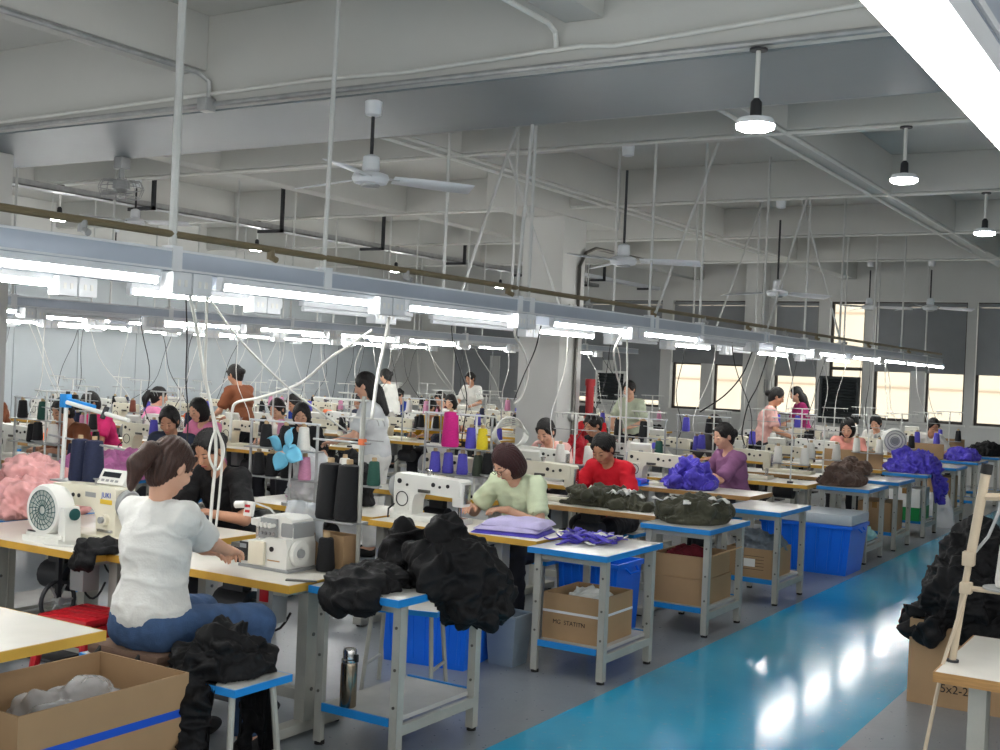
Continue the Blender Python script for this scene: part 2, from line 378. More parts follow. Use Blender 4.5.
class Vox:
    """signed distance grid with smooth unions, meshed by surface nets"""
    def __init__(s, lo, hi, h):
        s.h = h; s.lo = np.array(lo, float)
        s.n = np.ceil((np.array(hi)-s.lo)/h).astype(int)+2
        s.g = np.full(s.n, 1.0, np.float32)
        s.ax = [(s.lo[i]+h*np.arange(s.n[i])).astype(np.float32) for i in range(3)]
    def sub(s, lo, hi):
        a = np.clip(np.floor((np.array(lo)-s.lo)/s.h).astype(int), 0, s.n); b = np.clip(np.ceil((np.array(hi)-s.lo)/s.h).astype(int)+1, 0, s.n)
        sl = tuple(slice(a[i], b[i]) for i in range(3))
        X = s.ax[0][sl[0]][:, None, None]; Y = s.ax[1][sl[1]][None, :, None]; Z = s.ax[2][sl[2]][None, None, :]
        return sl, X, Y, Z
    def mix(s, sl, d, k, op):
        g = s.g[sl]
        if op == 'u':
            if k > 0:
                hh = np.clip(0.5+0.5*(g-d)/k, 0, 1); r = g*(1-hh)+d*hh-k*hh*(1-hh)
            else: r = np.minimum(g, d)
        else:                                  # subtract
            d = -d
            if k > 0:
                hh = np.clip(0.5-0.5*(g-d)/k, 0, 1); r = g*(1-hh)+d*hh+k*hh*(1-hh)
            else: r = np.maximum(g, d)
        s.g[sl] = r
    def cap(s, a, b, ra, rb=None, k=0.02, op='u', cut=None):
        rb = ra if rb is None else rb
        a = np.array(a, float); b = np.array(b, float); m = max(ra, rb)+k+4*s.h
        sl, X, Y, Z = s.sub(np.minimum(a, b)-m, np.maximum(a, b)+m)
        e = b-a; L = max(e@e, 1e-9)
        t = np.clip(((X-a[0])*e[0]+(Y-a[1])*e[1]+(Z-a[2])*e[2])/L, 0, 1)
        d = np.sqrt((X-a[0]-e[0]*t)**2+(Y-a[1]-e[1]*t)**2+(Z-a[2]-e[2]*t)**2)-(ra+(rb-ra)*t)
        if cut is not None:                    # keep the side of a plane: (point, normal)
            p, n = cut; d = np.maximum(d, (X-p[0])*n[0]+(Y-p[1])*n[1]+(Z-p[2])*n[2])
        s.mix(sl, d, k, op); return s
    def ell(s, c, r, R=None, k=0.02, op='u'):
        c = np.array(c, float); r = np.array(r, float); m = r.max()+k+4*s.h
        sl, X, Y, Z = s.sub(c-m, c+m)
        X = X-c[0]; Y = Y-c[1]; Z = Z-c[2]
        if R is not None:
            R = np.array(R)                    # columns are local axes
            x = X*R[0, 0]+Y*R[1, 0]+Z*R[2, 0]; y = X*R[0, 1]+Y*R[1, 1]+Z*R[2, 1]; z = X*R[0, 2]+Y*R[1, 2]+Z*R[2, 2]
        else: x, y, z = X, Y, Z
        k0 = np.sqrt((x/r[0])**2+(y/r[1])**2+(z/r[2])**2); k1 = np.sqrt((x/r[0]**2)**2+(y/r[1]**2)**2+(z/r[2]**2)**2)
        d = k0*(k0-1)/np.maximum(k1, 1e-6)
        s.mix(sl, d, k, op); return s
    def plane(s, p, n):                        # keep the side where (x-p).n < 0
        X = s.ax[0][:, None, None]; Y = s.ax[1][None, :, None]; Z = s.ax[2][None, None, :]
        s.g = np.maximum(s.g, ((X-p[0])*n[0]+(Y-p[1])*n[1]+(Z-p[2])*n[2]).astype(np.float32)); return s
    def subbox(s, lo, hi):
        sl, X, Y, Z = s.sub(np.array(lo)-.1, np.array(hi)+.1)
        c = (np.array(lo)+np.array(hi))/2; e = (np.array(hi)-np.array(lo))/2
        d = np.maximum(np.maximum(np.abs(X-c[0])-e[0], np.abs(Y-c[1])-e[1]), np.abs(Z-c[2])-e[2])
        s.mix(sl, d, 0, 's'); return s
    def nets(s):
        g = s.g; S = g < 0
        cnt = np.zeros([k-1 for k in g.shape], np.uint8)
        for dx in (0, 1):
            for dy in (0, 1):
                for dz in (0, 1): cnt += S[dx:g.shape[0]-1+dx, dy:g.shape[1]-1+dy, dz:g.shape[2]-1+dz]
        mask = (cnt > 0) & (cnt < 8)
        cells = np.argwhere(mask); idx = np.full(mask.shape, -1, np.int64); idx[mask] = np.arange(len(cells))
        off = np.array([(i, j, k) for i in (0, 1) for j in (0, 1) for k in (0, 1)])
        val = np.stack([g[tuple((cells+o).T)] for o in off], 1)
        acc = np.zeros((len(cells), 3)); num = np.zeros(len(cells))
        for a in range(8):
            for b in range(a+1, 8):
                if np.abs(off[a]-off[b]).sum() != 1: continue
                va, vb = val[:, a], val[:, b]; cr = (va < 0) != (vb < 0)
                t = np.where(cr, va/np.where(cr, va-vb, 1), 0)
                acc[cr] += (off[a]+(off[b]-off[a])*t[:, None])[cr]; num[cr] += 1
        V = s.lo+s.h*(cells+acc/num[:, None])
        Fs = []
        for ax in range(3):
            o1, o2 = [k for k in range(3) if k != ax]
            A = [slice(None)]*3; B = [slice(None)]*3; A[ax] = slice(0, -1); B[ax] = slice(1, None)
            E = S[tuple(A)] != S[tuple(B)]
            e = np.argwhere(E); e = e[(e[:, o1] > 0) & (e[:, o2] > 0) & (e[:, o1] < g.shape[o1]-1) & (e[:, o2] < g.shape[o2]-1)]
            q = []
            for d1, d2 in ((-1, -1), (0, -1), (0, 0), (-1, 0)):
                c = e.copy(); c[:, o1] += d1; c[:, o2] += d2; q.append(idx[tuple(c.T)])
            q = np.stack(q, 1); ins = S[tuple(e.T)]; flip = ins if ax != 1 else ~ins
            q[~flip] = q[~flip][:, ::-1]; Fs.append(q)
        return V, np.concatenate(Fs)

def normals(V, Q):
    n = np.cross(V[Q[:, 2]]-V[Q[:, 0]], V[Q[:, 3]]-V[Q[:, 1]]); N = np.zeros_like(V)
    for k in range(4): np.add.at(N, Q[:, k], n)
    return N/np.maximum(np.linalg.norm(N, axis=1), 1e-9)[:, None]
def relax(V, Q, it=1, w=0.5):
    for _ in range(it):
        acc = np.zeros_like(V); c = np.zeros(len(V))
        for k in range(4):
            np.add.at(acc, Q[:, k], V[Q[:, (k+1) % 4]]); np.add.at(acc, Q[:, (k+1) % 4], V[Q[:, k]])
            np.add.at(c, Q[:, k], 1); np.add.at(c, Q[:, (k+1) % 4], 1)
        V = V*(1-w)+w*acc/np.maximum(c, 1)[:, None]
    return V
def vq_mesh(name, V, Q, m, smooth=True):
    me = bpy.data.meshes.new(name)
    me.vertices.add(len(V)); me.vertices.foreach_set('co', V.astype(np.float32).ravel())
    me.loops.add(Q.size); me.loops.foreach_set('vertex_index', Q.astype(np.int32).ravel())
    me.polygons.add(len(Q)); me.polygons.foreach_set('loop_start', np.arange(0, Q.size, 4, dtype=np.int32))
    me.polygons.foreach_set('use_smooth', np.ones(len(Q), bool) if smooth else np.zeros(len(Q), bool))
    me.update(calc_edges=True)
    me.materials.append(MATS[m] if isinstance(m, str) else m)
    return me

def sag(a, b, drop, n=12, wob=0.0, seed=0):
    a, b = Vector(a), Vector(b); rnd = random.Random(seed); out = []
    ph = [rnd.uniform(0, 6.28) for _ in range(4)]
    for i in range(n+1):
        t = i/n; p = a.lerp(b, t); p.z -= drop*4*t*(1-t)
        e = math.sin(math.pi*t)
        p.x += wob*e*math.sin(5*t+ph[0]); p.y += wob*e*math.sin(6*t+ph[1])
        out.append(p)
    return out
# ================================================================== the room
Y_BACK, X_LEFT, X_RIGHT, Y_NEAR, Z_SLAB = 22.0, -15.8, 5.0, -4.0, 4.0
Z_TAB = 0.72
struct(MB().span((X_LEFT-.3, Y_NEAR-.3, -.2), (X_RIGHT+.3, Y_BACK+.3, 0)).build('floor', 'epoxy_floor', smooth=False))
struct(MB().span((X_LEFT-.3, Y_NEAR-.3, Z_SLAB), (X_RIGHT+.3, Y_BACK+.3, Z_SLAB+.2)).build('ceiling', 'ceiling_paint', smooth=False))
wl = struct(MB().span((X_LEFT-.2, Y_NEAR, 0), (X_LEFT, Y_BACK, Z_SLAB)).build('wall_left', 'wall_paint', smooth=False))
me = MB().box((0, 0, 0), (.03, 1.17, 3.2), None, .006).mesh('panel', 'panel_blue')
for k in range(21):
    mk('panel', me, wl, (X_LEFT+.015, Y_NEAR+.62+k*1.18, 1.62))
b = MB().span((X_RIGHT, Y_NEAR, 0), (X_RIGHT+.2, Y_BACK, 1.0)).span((X_RIGHT, Y_NEAR, 3.3), (X_RIGHT+.2, Y_BACK, Z_SLAB))
for k in range(5): b.span((X_RIGHT, Y_NEAR+k*2.79, 1.0), (X_RIGHT+.2, Y_NEAR+.9+k*2.79 if k < 4 else Y_BACK, 3.3))  # piers; the unseen window gaps between them are added to brighten the ceiling
struct(b.build('wall_right', 'wall_paint', smooth=False))
b = MB().span((X_LEFT, Y_NEAR-.2, 0), (X_RIGHT, Y_NEAR, 1.0)).span((X_LEFT, Y_NEAR-.2, 3.3), (X_RIGHT, Y_NEAR, Z_SLAB))
for k in range(8): b.span((X_LEFT+k*2.885, Y_NEAR-.2, 1.0), (X_LEFT+1.1+k*2.885, Y_NEAR, 3.3))  # assumed openings behind the camera, added so daylight fills the ceiling
struct(b.build('wall_near', 'wall_paint', smooth=False))

# back wall with window openings -------------------------------------------------
OPEN = [(-14.9, -12.7), (-12.2, -9.85), (-9.62, -8.08), (-7.5, -6.66), (-6.45, -5.8), (-5.62, -4.02), (-3.86, -2.3), (-2.1, -.5), (-.3, 1.3), (1.5, 3.1)]
ZS, ZT = 1.05, 3.22
b = MB()
b.span((X_LEFT, Y_BACK, 0), (X_RIGHT, Y_BACK+.22, ZS)); b.span((X_LEFT, Y_BACK, ZT), (X_RIGHT, Y_BACK+.22, Z_SLAB))
e = X_LEFT
for a, c in OPEN:
    b.span((e, Y_BACK, ZS), (a, Y_BACK+.22, ZT)); e = c
b.span((e, Y_BACK, ZS), (X_RIGHT, Y_BACK+.22, ZT))
struct(b.build('wall_back', 'wall_paint', smooth=False))
def window(n, x0, x1, blind_to, mull=True, transom=1.97):
    w = bpy.data.objects.new('window_%d' % n, None); COL.objects.link(w); w.location = ((x0+x1)/2, Y_BACK+.16, ZS); struct(w)
    hw = (x1-x0)/2; H = ZT-ZS; fr = MB(); t = .045
    for s in (-1, 1): fr.span((s*hw-.0, -.03, 0), (s*(hw-t), .03, H))
    fr.span((-hw+t, -.03, 0), (hw-t, .03, t)); fr.span((-hw+t, -.03, H-t), (hw-t, .03, H))
    fr.span((-hw+t, -.03, transom-ZS-.03), (hw-t, .03, transom-ZS+.03))
    xs = [-hw+t, hw-t]
    if mull:
        fr.span((-.02, -.03, transom-ZS+.03), (.02, .03, H-t)); xs = [-hw+t, -.16, .16, hw-t]
        for s in (-1, 1): fr.span((s*.16, -.03, t), (s*.125, .03, transom-ZS-.03))
        MB().span((-.125, -.15, 0), (.125, .05, transom-ZS)).build('pier', 'wall_paint', w)
    fr.build('window_frame', 'window_frame', w)
    for i in range(0, len(xs), 2):
        MB().span((xs[i], -.004, t), (xs[i+1], .004, transom-ZS-.03)).build('pane', 'glass', w)
        MB().span((xs[i], -.004, transom-ZS+.03), (xs[i+1], .004, H-t)).build('pane', 'glass', w)
    if blind_to is not None:
        bl = MB()
        N = 24
        bl.span((-hw+.02, -.125, blind_to-ZS), (hw-.02, -.115, H-.1)); bl.cyl((-hw+.02, -.12, H-.06), (hw-.02, -.12, H-.06), .035, n=10)
        bo = bl.build('blind', 'blind_grey', w)
        MB().span((-hw+.02, -.132, blind_to-ZS-.03), (hw-.02, -.108, blind_to-ZS)).build('blind_bar', 'blind_grey', bo)
    MB().span((-hw-.04, -.2, -.035), (hw+.04, -.02, 0)).build('window_sill', 'pvc_white', w)
    return w
TO = [1.1, 1.22, 2.0, 1.82, None, 1.97, 1.97, 1.97, 1.97, 1.97]
for i, (a, c) in enumerate(OPEN):
    window(i+1, a, c, TO[i], mull=(c-a) > 1.0)

# louvred ventilation units in front of the windows
def louvre(x0, x1, z0, z1, y, label):
    t = thing('ventilation_louver', label, 'ventilator', ((x0+x1)/2, y, z0))
    w = (x1-x0)/2; h = z1-z0; fr = MB()
    for s in (-1, 1): fr.span((s*w, -.05, 0), (s*(w-.05), .05, h))
    fr.span((-w+.05, -.05, 0), (w-.05, .05, .05)); fr.span((-w+.05, -.05, h-.05), (w-.05, .05, h))
    fr.build('frame', 'pvc_white' if x0 < -10 else 'louver_dark', t)
    MB().span((-w+.05, .03, .05), (w-.05, .045, h-.05)).build('backing', 'louver_dark', t)
    n = int((h-.1)/.055)
    sl = MB().box((0, 0, 0), (2*w-.1, .05, .012), rotm(rx=.6)).mesh('slat', 'louver_dark')
    for k in range(n): mk('slat', sl, t, (0, 0, .08+k*(h-.14)/max(1, n-1)))
louvre(-6.55, -5.82, .95, 1.82, Y_BACK-.08, 'dark louvred ventilation unit standing under the unshaded window')
louvre(-11.25, -10.55, 1.1, 1.75, Y_BACK-.06, 'white framed ventilation louver set below a grey roller blind')
b = thing('wall_heater', 'small grey wall unit with a dark grille by the window pier', 'ventilator', (-7.79, Y_BACK-.07, 1.45))
MB().span((-.2, -.06, 0), (.2, .07, .26), .01).build('body', 'grey_plastic', b)
MB().span((-.17, -.07, .05), (.17, -.055, .21)).build('grille', 'louver_dark', b)

# building across the yard
bd = thing('building', 'pale cream building seen through the windows', 'building', (-6, 36, 0))
MB().span((-30, 0, -8), (40, 1, 14)).build('wall', 'facade_cream', bd, smooth=False)
ln = MB().span((-30, -.03, 0), (40, 0, .05)).mesh('ledge', 'facade_line')
for k in range(14): mk('ledge', ln, bd, (0, 0, -5+k*1.1))
for x in (-12, -6.2, 1.5, 8):
    w = MB().span((x, -.06, 1.9), (x+1.6, 0, 3.0)).build('window', 'window_frame', bd)

# beams ---------------------------------------------------------------------------
def beam(a, b_, m='ceiling_paint', n='ceiling_beam'):
    return struct(MB().span(a, b_, .012).build(n, m))
BIG0, BIG1, ZBIG = 5.72, 6.95, 3.36
BY = [8.96, 12.2, 15.4, 18.6]
ZB = 3.62
beam((X_LEFT, BIG0, ZBIG+.012), (X_RIGHT, BIG1, Z_SLAB))
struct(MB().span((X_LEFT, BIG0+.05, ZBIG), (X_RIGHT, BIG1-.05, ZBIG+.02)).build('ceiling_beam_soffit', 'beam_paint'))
beam((X_LEFT, 1.9, ZB), (X_RIGHT, 2.3, Z_SLAB))
for y in BY: beam((X_LEFT, y-.14, ZB), (X_RIGHT, y+.14, Z_SLAB))
BX = [-12.1, -9.1, -6.1, -3.1, -.1, 2.9]
for x in BX: beam((x-.12, Y_NEAR, ZB+.003), (x+.12, BIG0, Z_SLAB)); beam((x-.12, BIG1, ZB+.003), (x+.12, Y_BACK, Z_SLAB))
# haunches where the long beams meet the columns
for x in (-6.93,):
    beam((x-.3, 11.2, 3.5), (x+.3, 13.4, Z_SLAB))
def column(x0, x1, y0, y1, ztop):
    c = struct(MB().span((x0, y0, 0), (x1, y1, ztop), .015).build('column', 'wall_paint'))
    return c
column(-9.5, -9.0, 5.9, 6.42, ZBIG)
column(-7.2, -6.65, 12.0, 12.56, 3.5)
column(-7.95, -7.62, 21.55, 22.0, Z_SLAB)

# conduits on the ceiling -----------------------------------------------------------
def conduit(name, label, pts, r, m, group=None, n=8):
    o = MB().tube([Vector(p) for p in pts], r, n).build(name, m)
    return tag(o, label, 'pipe', group)
for dy, dz, r, m, nm in ((-.012, .025, .016, 'galvanized', 'galvanized conduit running along the front edge of the wide grey beam'),):
    conduit('metal_conduit', nm, [(X_LEFT, BIG0-.02, ZBIG+.03), (X_RIGHT, BIG0-.02, ZBIG+.03)], .018, m)
conduit('metal_conduit', 'galvanized conduit running along the rear edge of the wide grey beam', [(X_LEFT, BIG1+.02, ZBIG+.03), (X_RIGHT, BIG1+.02, ZBIG+.03)], .02, 'galvanized')
conduit('plastic_conduit', 'white plastic conduit clipped above the front edge of the wide beam', [(-8.5, BIG0-.025, ZBIG+.07), (-5, BIG0-.025, ZBIG+.11), (-4.3, BIG0-.025, ZBIG+.09), (-3.1, BIG0-.025, ZBIG+.12), (-2.9, BIG0-.025, ZBIG+.10), (-1.5, BIG0-.025, ZBIG+.16), (X_RIGHT, BIG0-.025, ZBIG+.16)], .014, 'pvc_white')
conduit('plastic_conduit', 'white conduit down the face of the wide beam beside a long beam', [(-3.26, 3.0, ZB-.02), (-3.26, 5.6, ZB-.02), (-3.26, 5.68, ZB-.05), (-3.26, BIG0-.02, ZB-.12), (-3.26, BIG0-.02, ZBIG+.12)], .015, 'pvc_white')
conduit('metal_conduit', 'galvanized conduit along the ceiling bending down to a grey junction box', [(-5.97, 2.4, ZB-.025), (-5.97, 5.45, ZB-.025), (-5.95, 5.6, ZB-.03), (-5.92, 5.68, ZB-.08), (-5.92, 5.69, ZB-.2)], .018, 'galvanized')
jb = thing('junction_box', 'small grey junction box on the face of the wide beam', 'box', (-5.92, BIG0-.05, ZB-.24))
MB().box((0, 0, 0), (.09, .08, .09), None, .006).build('body', 'grey_plastic', jb)
MB().box((0, -.045, 0), (.08, .012, .08), None, .004).build('cover', 'galvanized', jb)
for i, y in enumerate(BY):
    conduit('plastic_conduit', 'white conduit under the cross beam, beam %s behind the wide grey beam' % ('first', 'second', 'third', 'fourth')[i], [(X_LEFT, y-.1, ZB-.016), (X_RIGHT, y-.1, ZB-.016)], .014, 'pvc_white')
for x, w in ((-6.1, 'over the second light rail'), (-3.1, 'beside the hanging disc lamps')):
    for s, dx in (('left', -.08), ('right', .1)):
        conduit('plastic_conduit', 'white conduit on the long beam %s, %s' % (w, 'far side' if s == 'left' else 'aisle side'), [(x+dx, BIG1+.1, ZB-.016), (x+dx, 17.5, ZB-.016)], .015, 'pvc_white')
# hung cable tray over the far lines
tr = thing('cable_tray', 'long grey cable tray hung from brackets over the far sewing lines', 'cable tray', (-11.05, 14, 3.42))
MB().span((-.1, -7.3, 0), (.1, 7.3, .012)).span((-.1, -7.3, 0), (-.085, 7.3, .07)).span((.085, -7.3, 0), (.1, 7.3, .07)).build('tray', 'galvanized', tr)
for k in range(7):
    y = -6.6+k*2.2
    MB().span((-.2, y-.02, -.04), (.24, y+.02, 0)).span((.2, y-.02, -.04), (.24, y+.02, .572)).build('bracket', 'dark_iron', tr)
tr = thing('cable_tray', 'white duct hung on dark angle brackets behind the painted column', 'cable tray', (-9.9, 19.2, 3.4))
MB().span((-.07, -2.6, 0), (.07, 2.6, .06)).build('tray', 'rail_white', tr)
for k in range(3):
    y = -2+k*2
    MB().span((-.15, y-.02, -.04), (.15, y+.02, 0)).span((.11, y-.02, -.04), (.15, y+.02, .592)).build('bracket', 'dark_iron', tr)
# pipe and switch gear on the column
conduit('metal_conduit', 'grey conduit bending over the beam and down the painted column', [(-6.62, 14.5, 3.2), (-6.62, 12.75, 3.2), (-6.62, 12.5, 3.12), (-6.62, 12.36, 2.95), (-6.62, 12.36, .9)], .022, 'steel_dark')
rp = thing('fire_pipe', 'red fire pipe standing against the painted column', 'pipe', (-6.47, 12.47, 0))
MB().cyl((0, 0, 0), (0, 0, 1.62), .05, n=14).build('pipe', 'red_paint', rp)
for z_ in (.85, 1.54): MB().cyl((0, 0, z_), (0, 0, z_+.08), .062, n=14).build('collar', 'red_paint', rp)
MB().span((-.11, -.05, 1.18), (-.03, .05, 1.3), .01).build('valve', 'dark_iron', rp)
g = thing('pressure_gauge', 'round dial gauge on the side of the painted column', 'gauge', (-6.63, 12.33, 1.17))
MB().cyl((-.02, 0, 0), (.02, 0, 0), .055, n=18).build('body', 'galvanized', g); MB().cyl((.02, 0, 0), (.024, 0, 0), .045, n=18).build('dial', 'label_white', g)
sb = thing('switch_box', 'grey switch box under the conduit on the painted column', 'box', (-6.61, 12.15, 2.3))
MB().box((0, 0, 0), (.08, .2, .22), None, .01).build('body', 'grey_plastic', sb)
for k in (-.05, .05): MB().cyl((.03, k, .12), (.03, k, .18), .025, n=10).build('knob', 'label_white', sb)

# ================================================================== rails with tube lights
Z_TUBE = 2.03
def rail_y(px): return at_x(px, 261.6+.1137*px, -4.15).y
tube_p = thing('tube_light', 'x', 'light')
MB().span((-.022, -.6, .018), (.022, .6, .05), .004).build('housing', 'rail_white', tube_p)
MB().cyl((0, -.585, 0), (0, .585, 0), .012, n=12).build('tube', 'tube_glow', tube_p)
for s in (-1, 1): MB().cyl((0, s*.585, 0), (0, s*.605, 0), .018, n=12).span((-.018, s*.585, .0), (.018, s*.605, .03)).build('end_cap', 'rail_white', tube_p)
TUBE = Proto(tube_p)
dead_p = thing('tube_light', 'x', 'light')
MB().span((-.022, -.6, .018), (.022, .6, .05), .004).build('housing', 'rail_white', dead_p)
MB().cyl((0, -.585, 0), (0, .585, 0), .0165, n=12).build('tube', 'rail_white', dead_p)
DEAD = Proto(dead_p)
def rail(x, y0, y1, ztube, label, rods, boxes, name='light_rail', pipe=False, top=None):
    t = thing(name, label, 'light rail', (x, y0, ztube))
    L = y1-y0; zc = .05
    MB().span((-.03, 0, zc), (.03, L, zc+.1), .004).build('channel', 'channel', t)
    MB().span((.03, 0, zc+.002), (.034, L, zc+.012)).span((.03, 0, zc+.088), (.034, L, zc+.098)).build('lip', 'rail_white', t)
    for i, (yy, slant) in enumerate(rods):
        zt = (top or Z_SLAB)-ztube
        if BIG0 < yy < BIG1: zt = ZBIG-ztube
        MB().cyl((0, yy-y0, zc+.1), (slant, yy-y0+slant*.6, zt), .0125 if yy != 3.80 else .019, n=8).build('hanger_rod', 'rod_paint', t)
        MB().span((-.034, yy-y0-.03, zc+.0), (.037, yy-y0+.03, zc+.115)).build('clamp', 'rail_white', t)
    for yy in boxes:
        for k in (0, 1):
            bx = MB().box((.03, yy-y0+k*.125, zc-.055), (.085, .115, .1), None, .006).build('socket_box', 'rail_white', t)
            for q in (-.02, .02): MB().span((.0725, yy-y0+k*.125+q-.008, zc-.07), (.0755, yy-y0+k*.125+q+.008, zc-.04)).build('socket', 'label_white', bx)
    if pipe:
        MB().tube([(-.0, 0, zc+.17), (-.0, L, zc+.17)], .017, 8).build('air_pipe', 'olive_pipe', t)
        for k in range(int(L/1.15)):
            y = .4+k*1.15
            MB().cyl((0, y, zc+.17), (0, y, zc+.12), .02, n=8).cyl((0, y, zc+.13), (0.04, y, zc+.115), .016, n=8).build('air_valve', 'olive_pipe' if k % 2 else 'grey_plastic', t)
    return t
lit = [(None, 158), (220, 374), (409, 512), (553, 625), (640, 696), (774, 809), (815, 844), (852, 876), (883, 904)]
yA = []
for a, c in lit:
    y1 = rail_y(c); yA.append(y1-.6)
y = yA[0]-1.45
boxesA = [yA[0]+.68, yA[1]+.62, yA[2]+.62, yA[3]+.64, yA[4]+1.9, yA[5]+.62, yA[7]+.62]
rodsA = [(1.6, 0), (3.80, 0), (4.86, .02), (6.86, .05), (7.02, 0), (9.0, 0), (9.1, .5), (10.1, 0), (11.8, 0), (11.9, .4), (13.2, 0), (14.6, 0), (14.7, -.5), (16.2, 0), (17.8, 0), (19.4, 0)]
rail(-4.15, .6, 20.6, Z_TUBE, 'light blue cable rail with an olive air pipe, next to the aisle', rodsA, boxesA, pipe=True)
for yy in [yA[0]-1.45]+yA+[yA[-1]+1.35+k*1.4 for k in range(2)]:
    TUBE.put((-4.15, yy, Z_TUBE), 0, 'glowing white tube light under the rail nearest the aisle', 'tube lights on the aisle rail')
DEAD.put((-4.15, rail_y(700)+.65, Z_TUBE), 0, 'unlit tube light in the lit row of the aisle rail')
rail(-5.13, .6, 20.6, Z_TUBE, 'second light blue cable rail just behind the aisle rail', [(y+.3, 0) for y in (2, 7.1, 8.1, 10, 12, 14, 16, 18, 20)]+[(7.6, .45), (9.3, -.6), (12.9, .5)], [3.95, 5.35, 6.55, 8.6, 10.2, 11.5, 13.2, 16], pipe=False)
for a, on in ((2.1, 1), (3.4, 1), (5.0, 1), (6.4, 0), (7.85, 0), (9.3, 1), (10.75, 0), (12.2, 1), (13.6, 0), (15, 1), (16.5, 0), (18, 1)):
    (TUBE if on else DEAD).put((-5.13, a, Z_TUBE), 0, 'glowing white tube light under the second rail from the aisle' if on else 'unlit white tube light under the second rail from the aisle', 'tube lights on the second rail' if on else 'unlit tubes on the second rail')
for x, w, nl in ((-9.62, 'third', 1), (-10.55, 'fourth', 1), (-13.2, 'fifth', 1), (-14.1, 'sixth', 1)):
    rail(x, 4.2, 20.4, Z_TUBE, 'light blue cable rail over the back lines, %s from the aisle' % w, [(5.0+k*1.9, 0) for k in range(8)], [5.6+k*1.45 for k in range(10)])
    for k in range(10):
        on = (k*7+int(-x)) % 5 != 3
        (TUBE if on else DEAD).put((x, 4.9+k*1.45+(0 if x in (-9.62, -13.2) else .4), Z_TUBE), 0, ('glowing' if on else 'unlit')+' white tube light under the %s rail from the aisle' % w, ('lit' if on else 'unlit')+' tubes on the %s rail' % w)
# rail right above the walkway side, running past the camera
rail(-.268, -1.4, 8.0, 2.04, 'light blue cable rail hanging over the right side of the walkway', [(.2, 0), (3.0, 0), (6, 0)], [4.0])
tr_p = thing('tube_light', 'x', 'light')
MB().span((-.03, -.6, .018), (.03, .6, .05), .004).build('housing', 'rail_white', tr_p)
MB().cyl((0, -.6, 0), (0, .6, 0), .02, n=16).build('tube', 'tube_glow2', tr_p)
TUBE_R = Proto(tr_p)
for k in range(4): TUBE_R.put((-.268, 1.25+1.4*k-1.4, 2.04), 0, 'glowing tube light under the rail on the right of the walkway', 'tube lights right of the walkway')

# ================================================================== disc lamps and fans
dl = thing('disc_lamp', 'x', 'lamp')
MB().cyl((0, 0, 0), (0, 0, -.012), .045, n=16).build('canopy', 'dark_iron', dl)
MB().cyl((0, 0, -.012), (0, 0, -.26), .012, n=10).build('rod', 'pvc_white', dl)
MB().lathe([(.014, -.25), (.028, -.27), (.03, -.34), (.036, -.345)], n=14).build('socket', 'dark_iron', dl)
MB().lathe([(.03, -.34), (.085, -.352), (.098, -.372), (.098, -.385)], n=24).build('housing', 'rail_white', dl)
MB().lathe([(.097, -.384), (.094, -.402), (.07, -.412), (.02, -.415)], n=24).build('diffuser', 'lamp_glow', dl)
DL = Proto(dl)
for (x, y, z) in ((-2.09, BIG0-.02, ZBIG), (-2.1, 8.86, ZB-.03), (-2.09, 12.1, ZB-.03), (-2.09, 15.3, ZB-.03)):
    DL.put((x, y, z), 0, 'glowing white disc lamp on a short rod above the walkway', 'disc lamps over the walkway')
for y in BY: DL.put((-11.55, y-.1, ZB-.03), 0, 'glowing white disc lamp on a short rod over the far lines', 'disc lamps over the far lines')

fn = thing('ceiling_fan', 'x', 'fan')
MB().lathe([(.035, 0), (.055, -.01), (.05, -.09), (.02, -.1)], n=16).build('canopy', 'rail_white', fn)
MB().cyl((0, 0, -.09), (0, 0, -.36), .011, n=10).build('rod', 'dark_iron', fn)
MB().lathe([(.02, -.33), (.05, -.345), (.055, -.42), (.04, -.44)], n=16).build('collar', 'rail_white', fn)
mo = MB().lathe([(.04, -.43), (.105, -.45), (.115, -.475), (.1, -.505), (.05, -.515)], n=24).build('motor', 'rail_white', fn)
MB().lathe([(.06, -.514), (.055, -.525), (.02, -.53)], n=20).build('cap', 'galvanized', mo)
for k in range(3):
    R3 = Matrix.Rotation(k*2*math.pi/3, 3, 'Z')
    bl = MB()
    def bf(u, v, R3=R3):
        x = .14+u*.5; w = .055+.02*math.sin(u*2.2); y = (v-.5)*2*w
        return R3 @ Vector((x, y, -.475-.22*y-.015*u))
    bl.grid(bf, 8, 3)
    bo = bl.build('blade', 'rail_white', fn)
    sm = bo.modifiers.new('thick', 'SOLIDIFY'); sm.thickness = .006
    MB().box(R3 @ Vector((.12, 0, -.472)), (.12, .03, .008), R3).build('blade_arm', 'galvanized', fn)
FAN = Proto(fn)
f1 = at_y(374, 97, BIG0-.06)
FAN.put((f1.x, f1.y, f1.z-.02), math.radians(50), 'white ceiling fan hanging from the front edge of the wide grey beam')
dfan = thing('ceiling_fan', 'x', 'fan')
for (px, py, yb, rz, lab) in ((628, 155, BY[0], .3, 'white ceiling fan on a long dark rod, first cross beam'), (781, 208, BY[1], .9, 'white ceiling fan on a long dark rod, second cross beam'), (871, 262, BY[3], .1, 'white ceiling fan on a dark rod under the unshaded window bay'), (932, 265, BY[3], .5, 'white ceiling fan on a dark rod before the grey blinds')):
    p = at_y(px, py, yb)
    o = FAN.put((p.x, p.y, ZB), rz, lab)
    ext = {BY[0]: .5, BY[1]: .52, BY[3]: .25}[yb]
    for ch in o.children:
        nm = ch.name.split('.')[0]
        if nm == 'rod': ch.scale = (1, 1, (.36+ext)/.36)
        elif nm != 'canopy': ch.location.z -= ext
bpy.data.objects.remove(dfan)
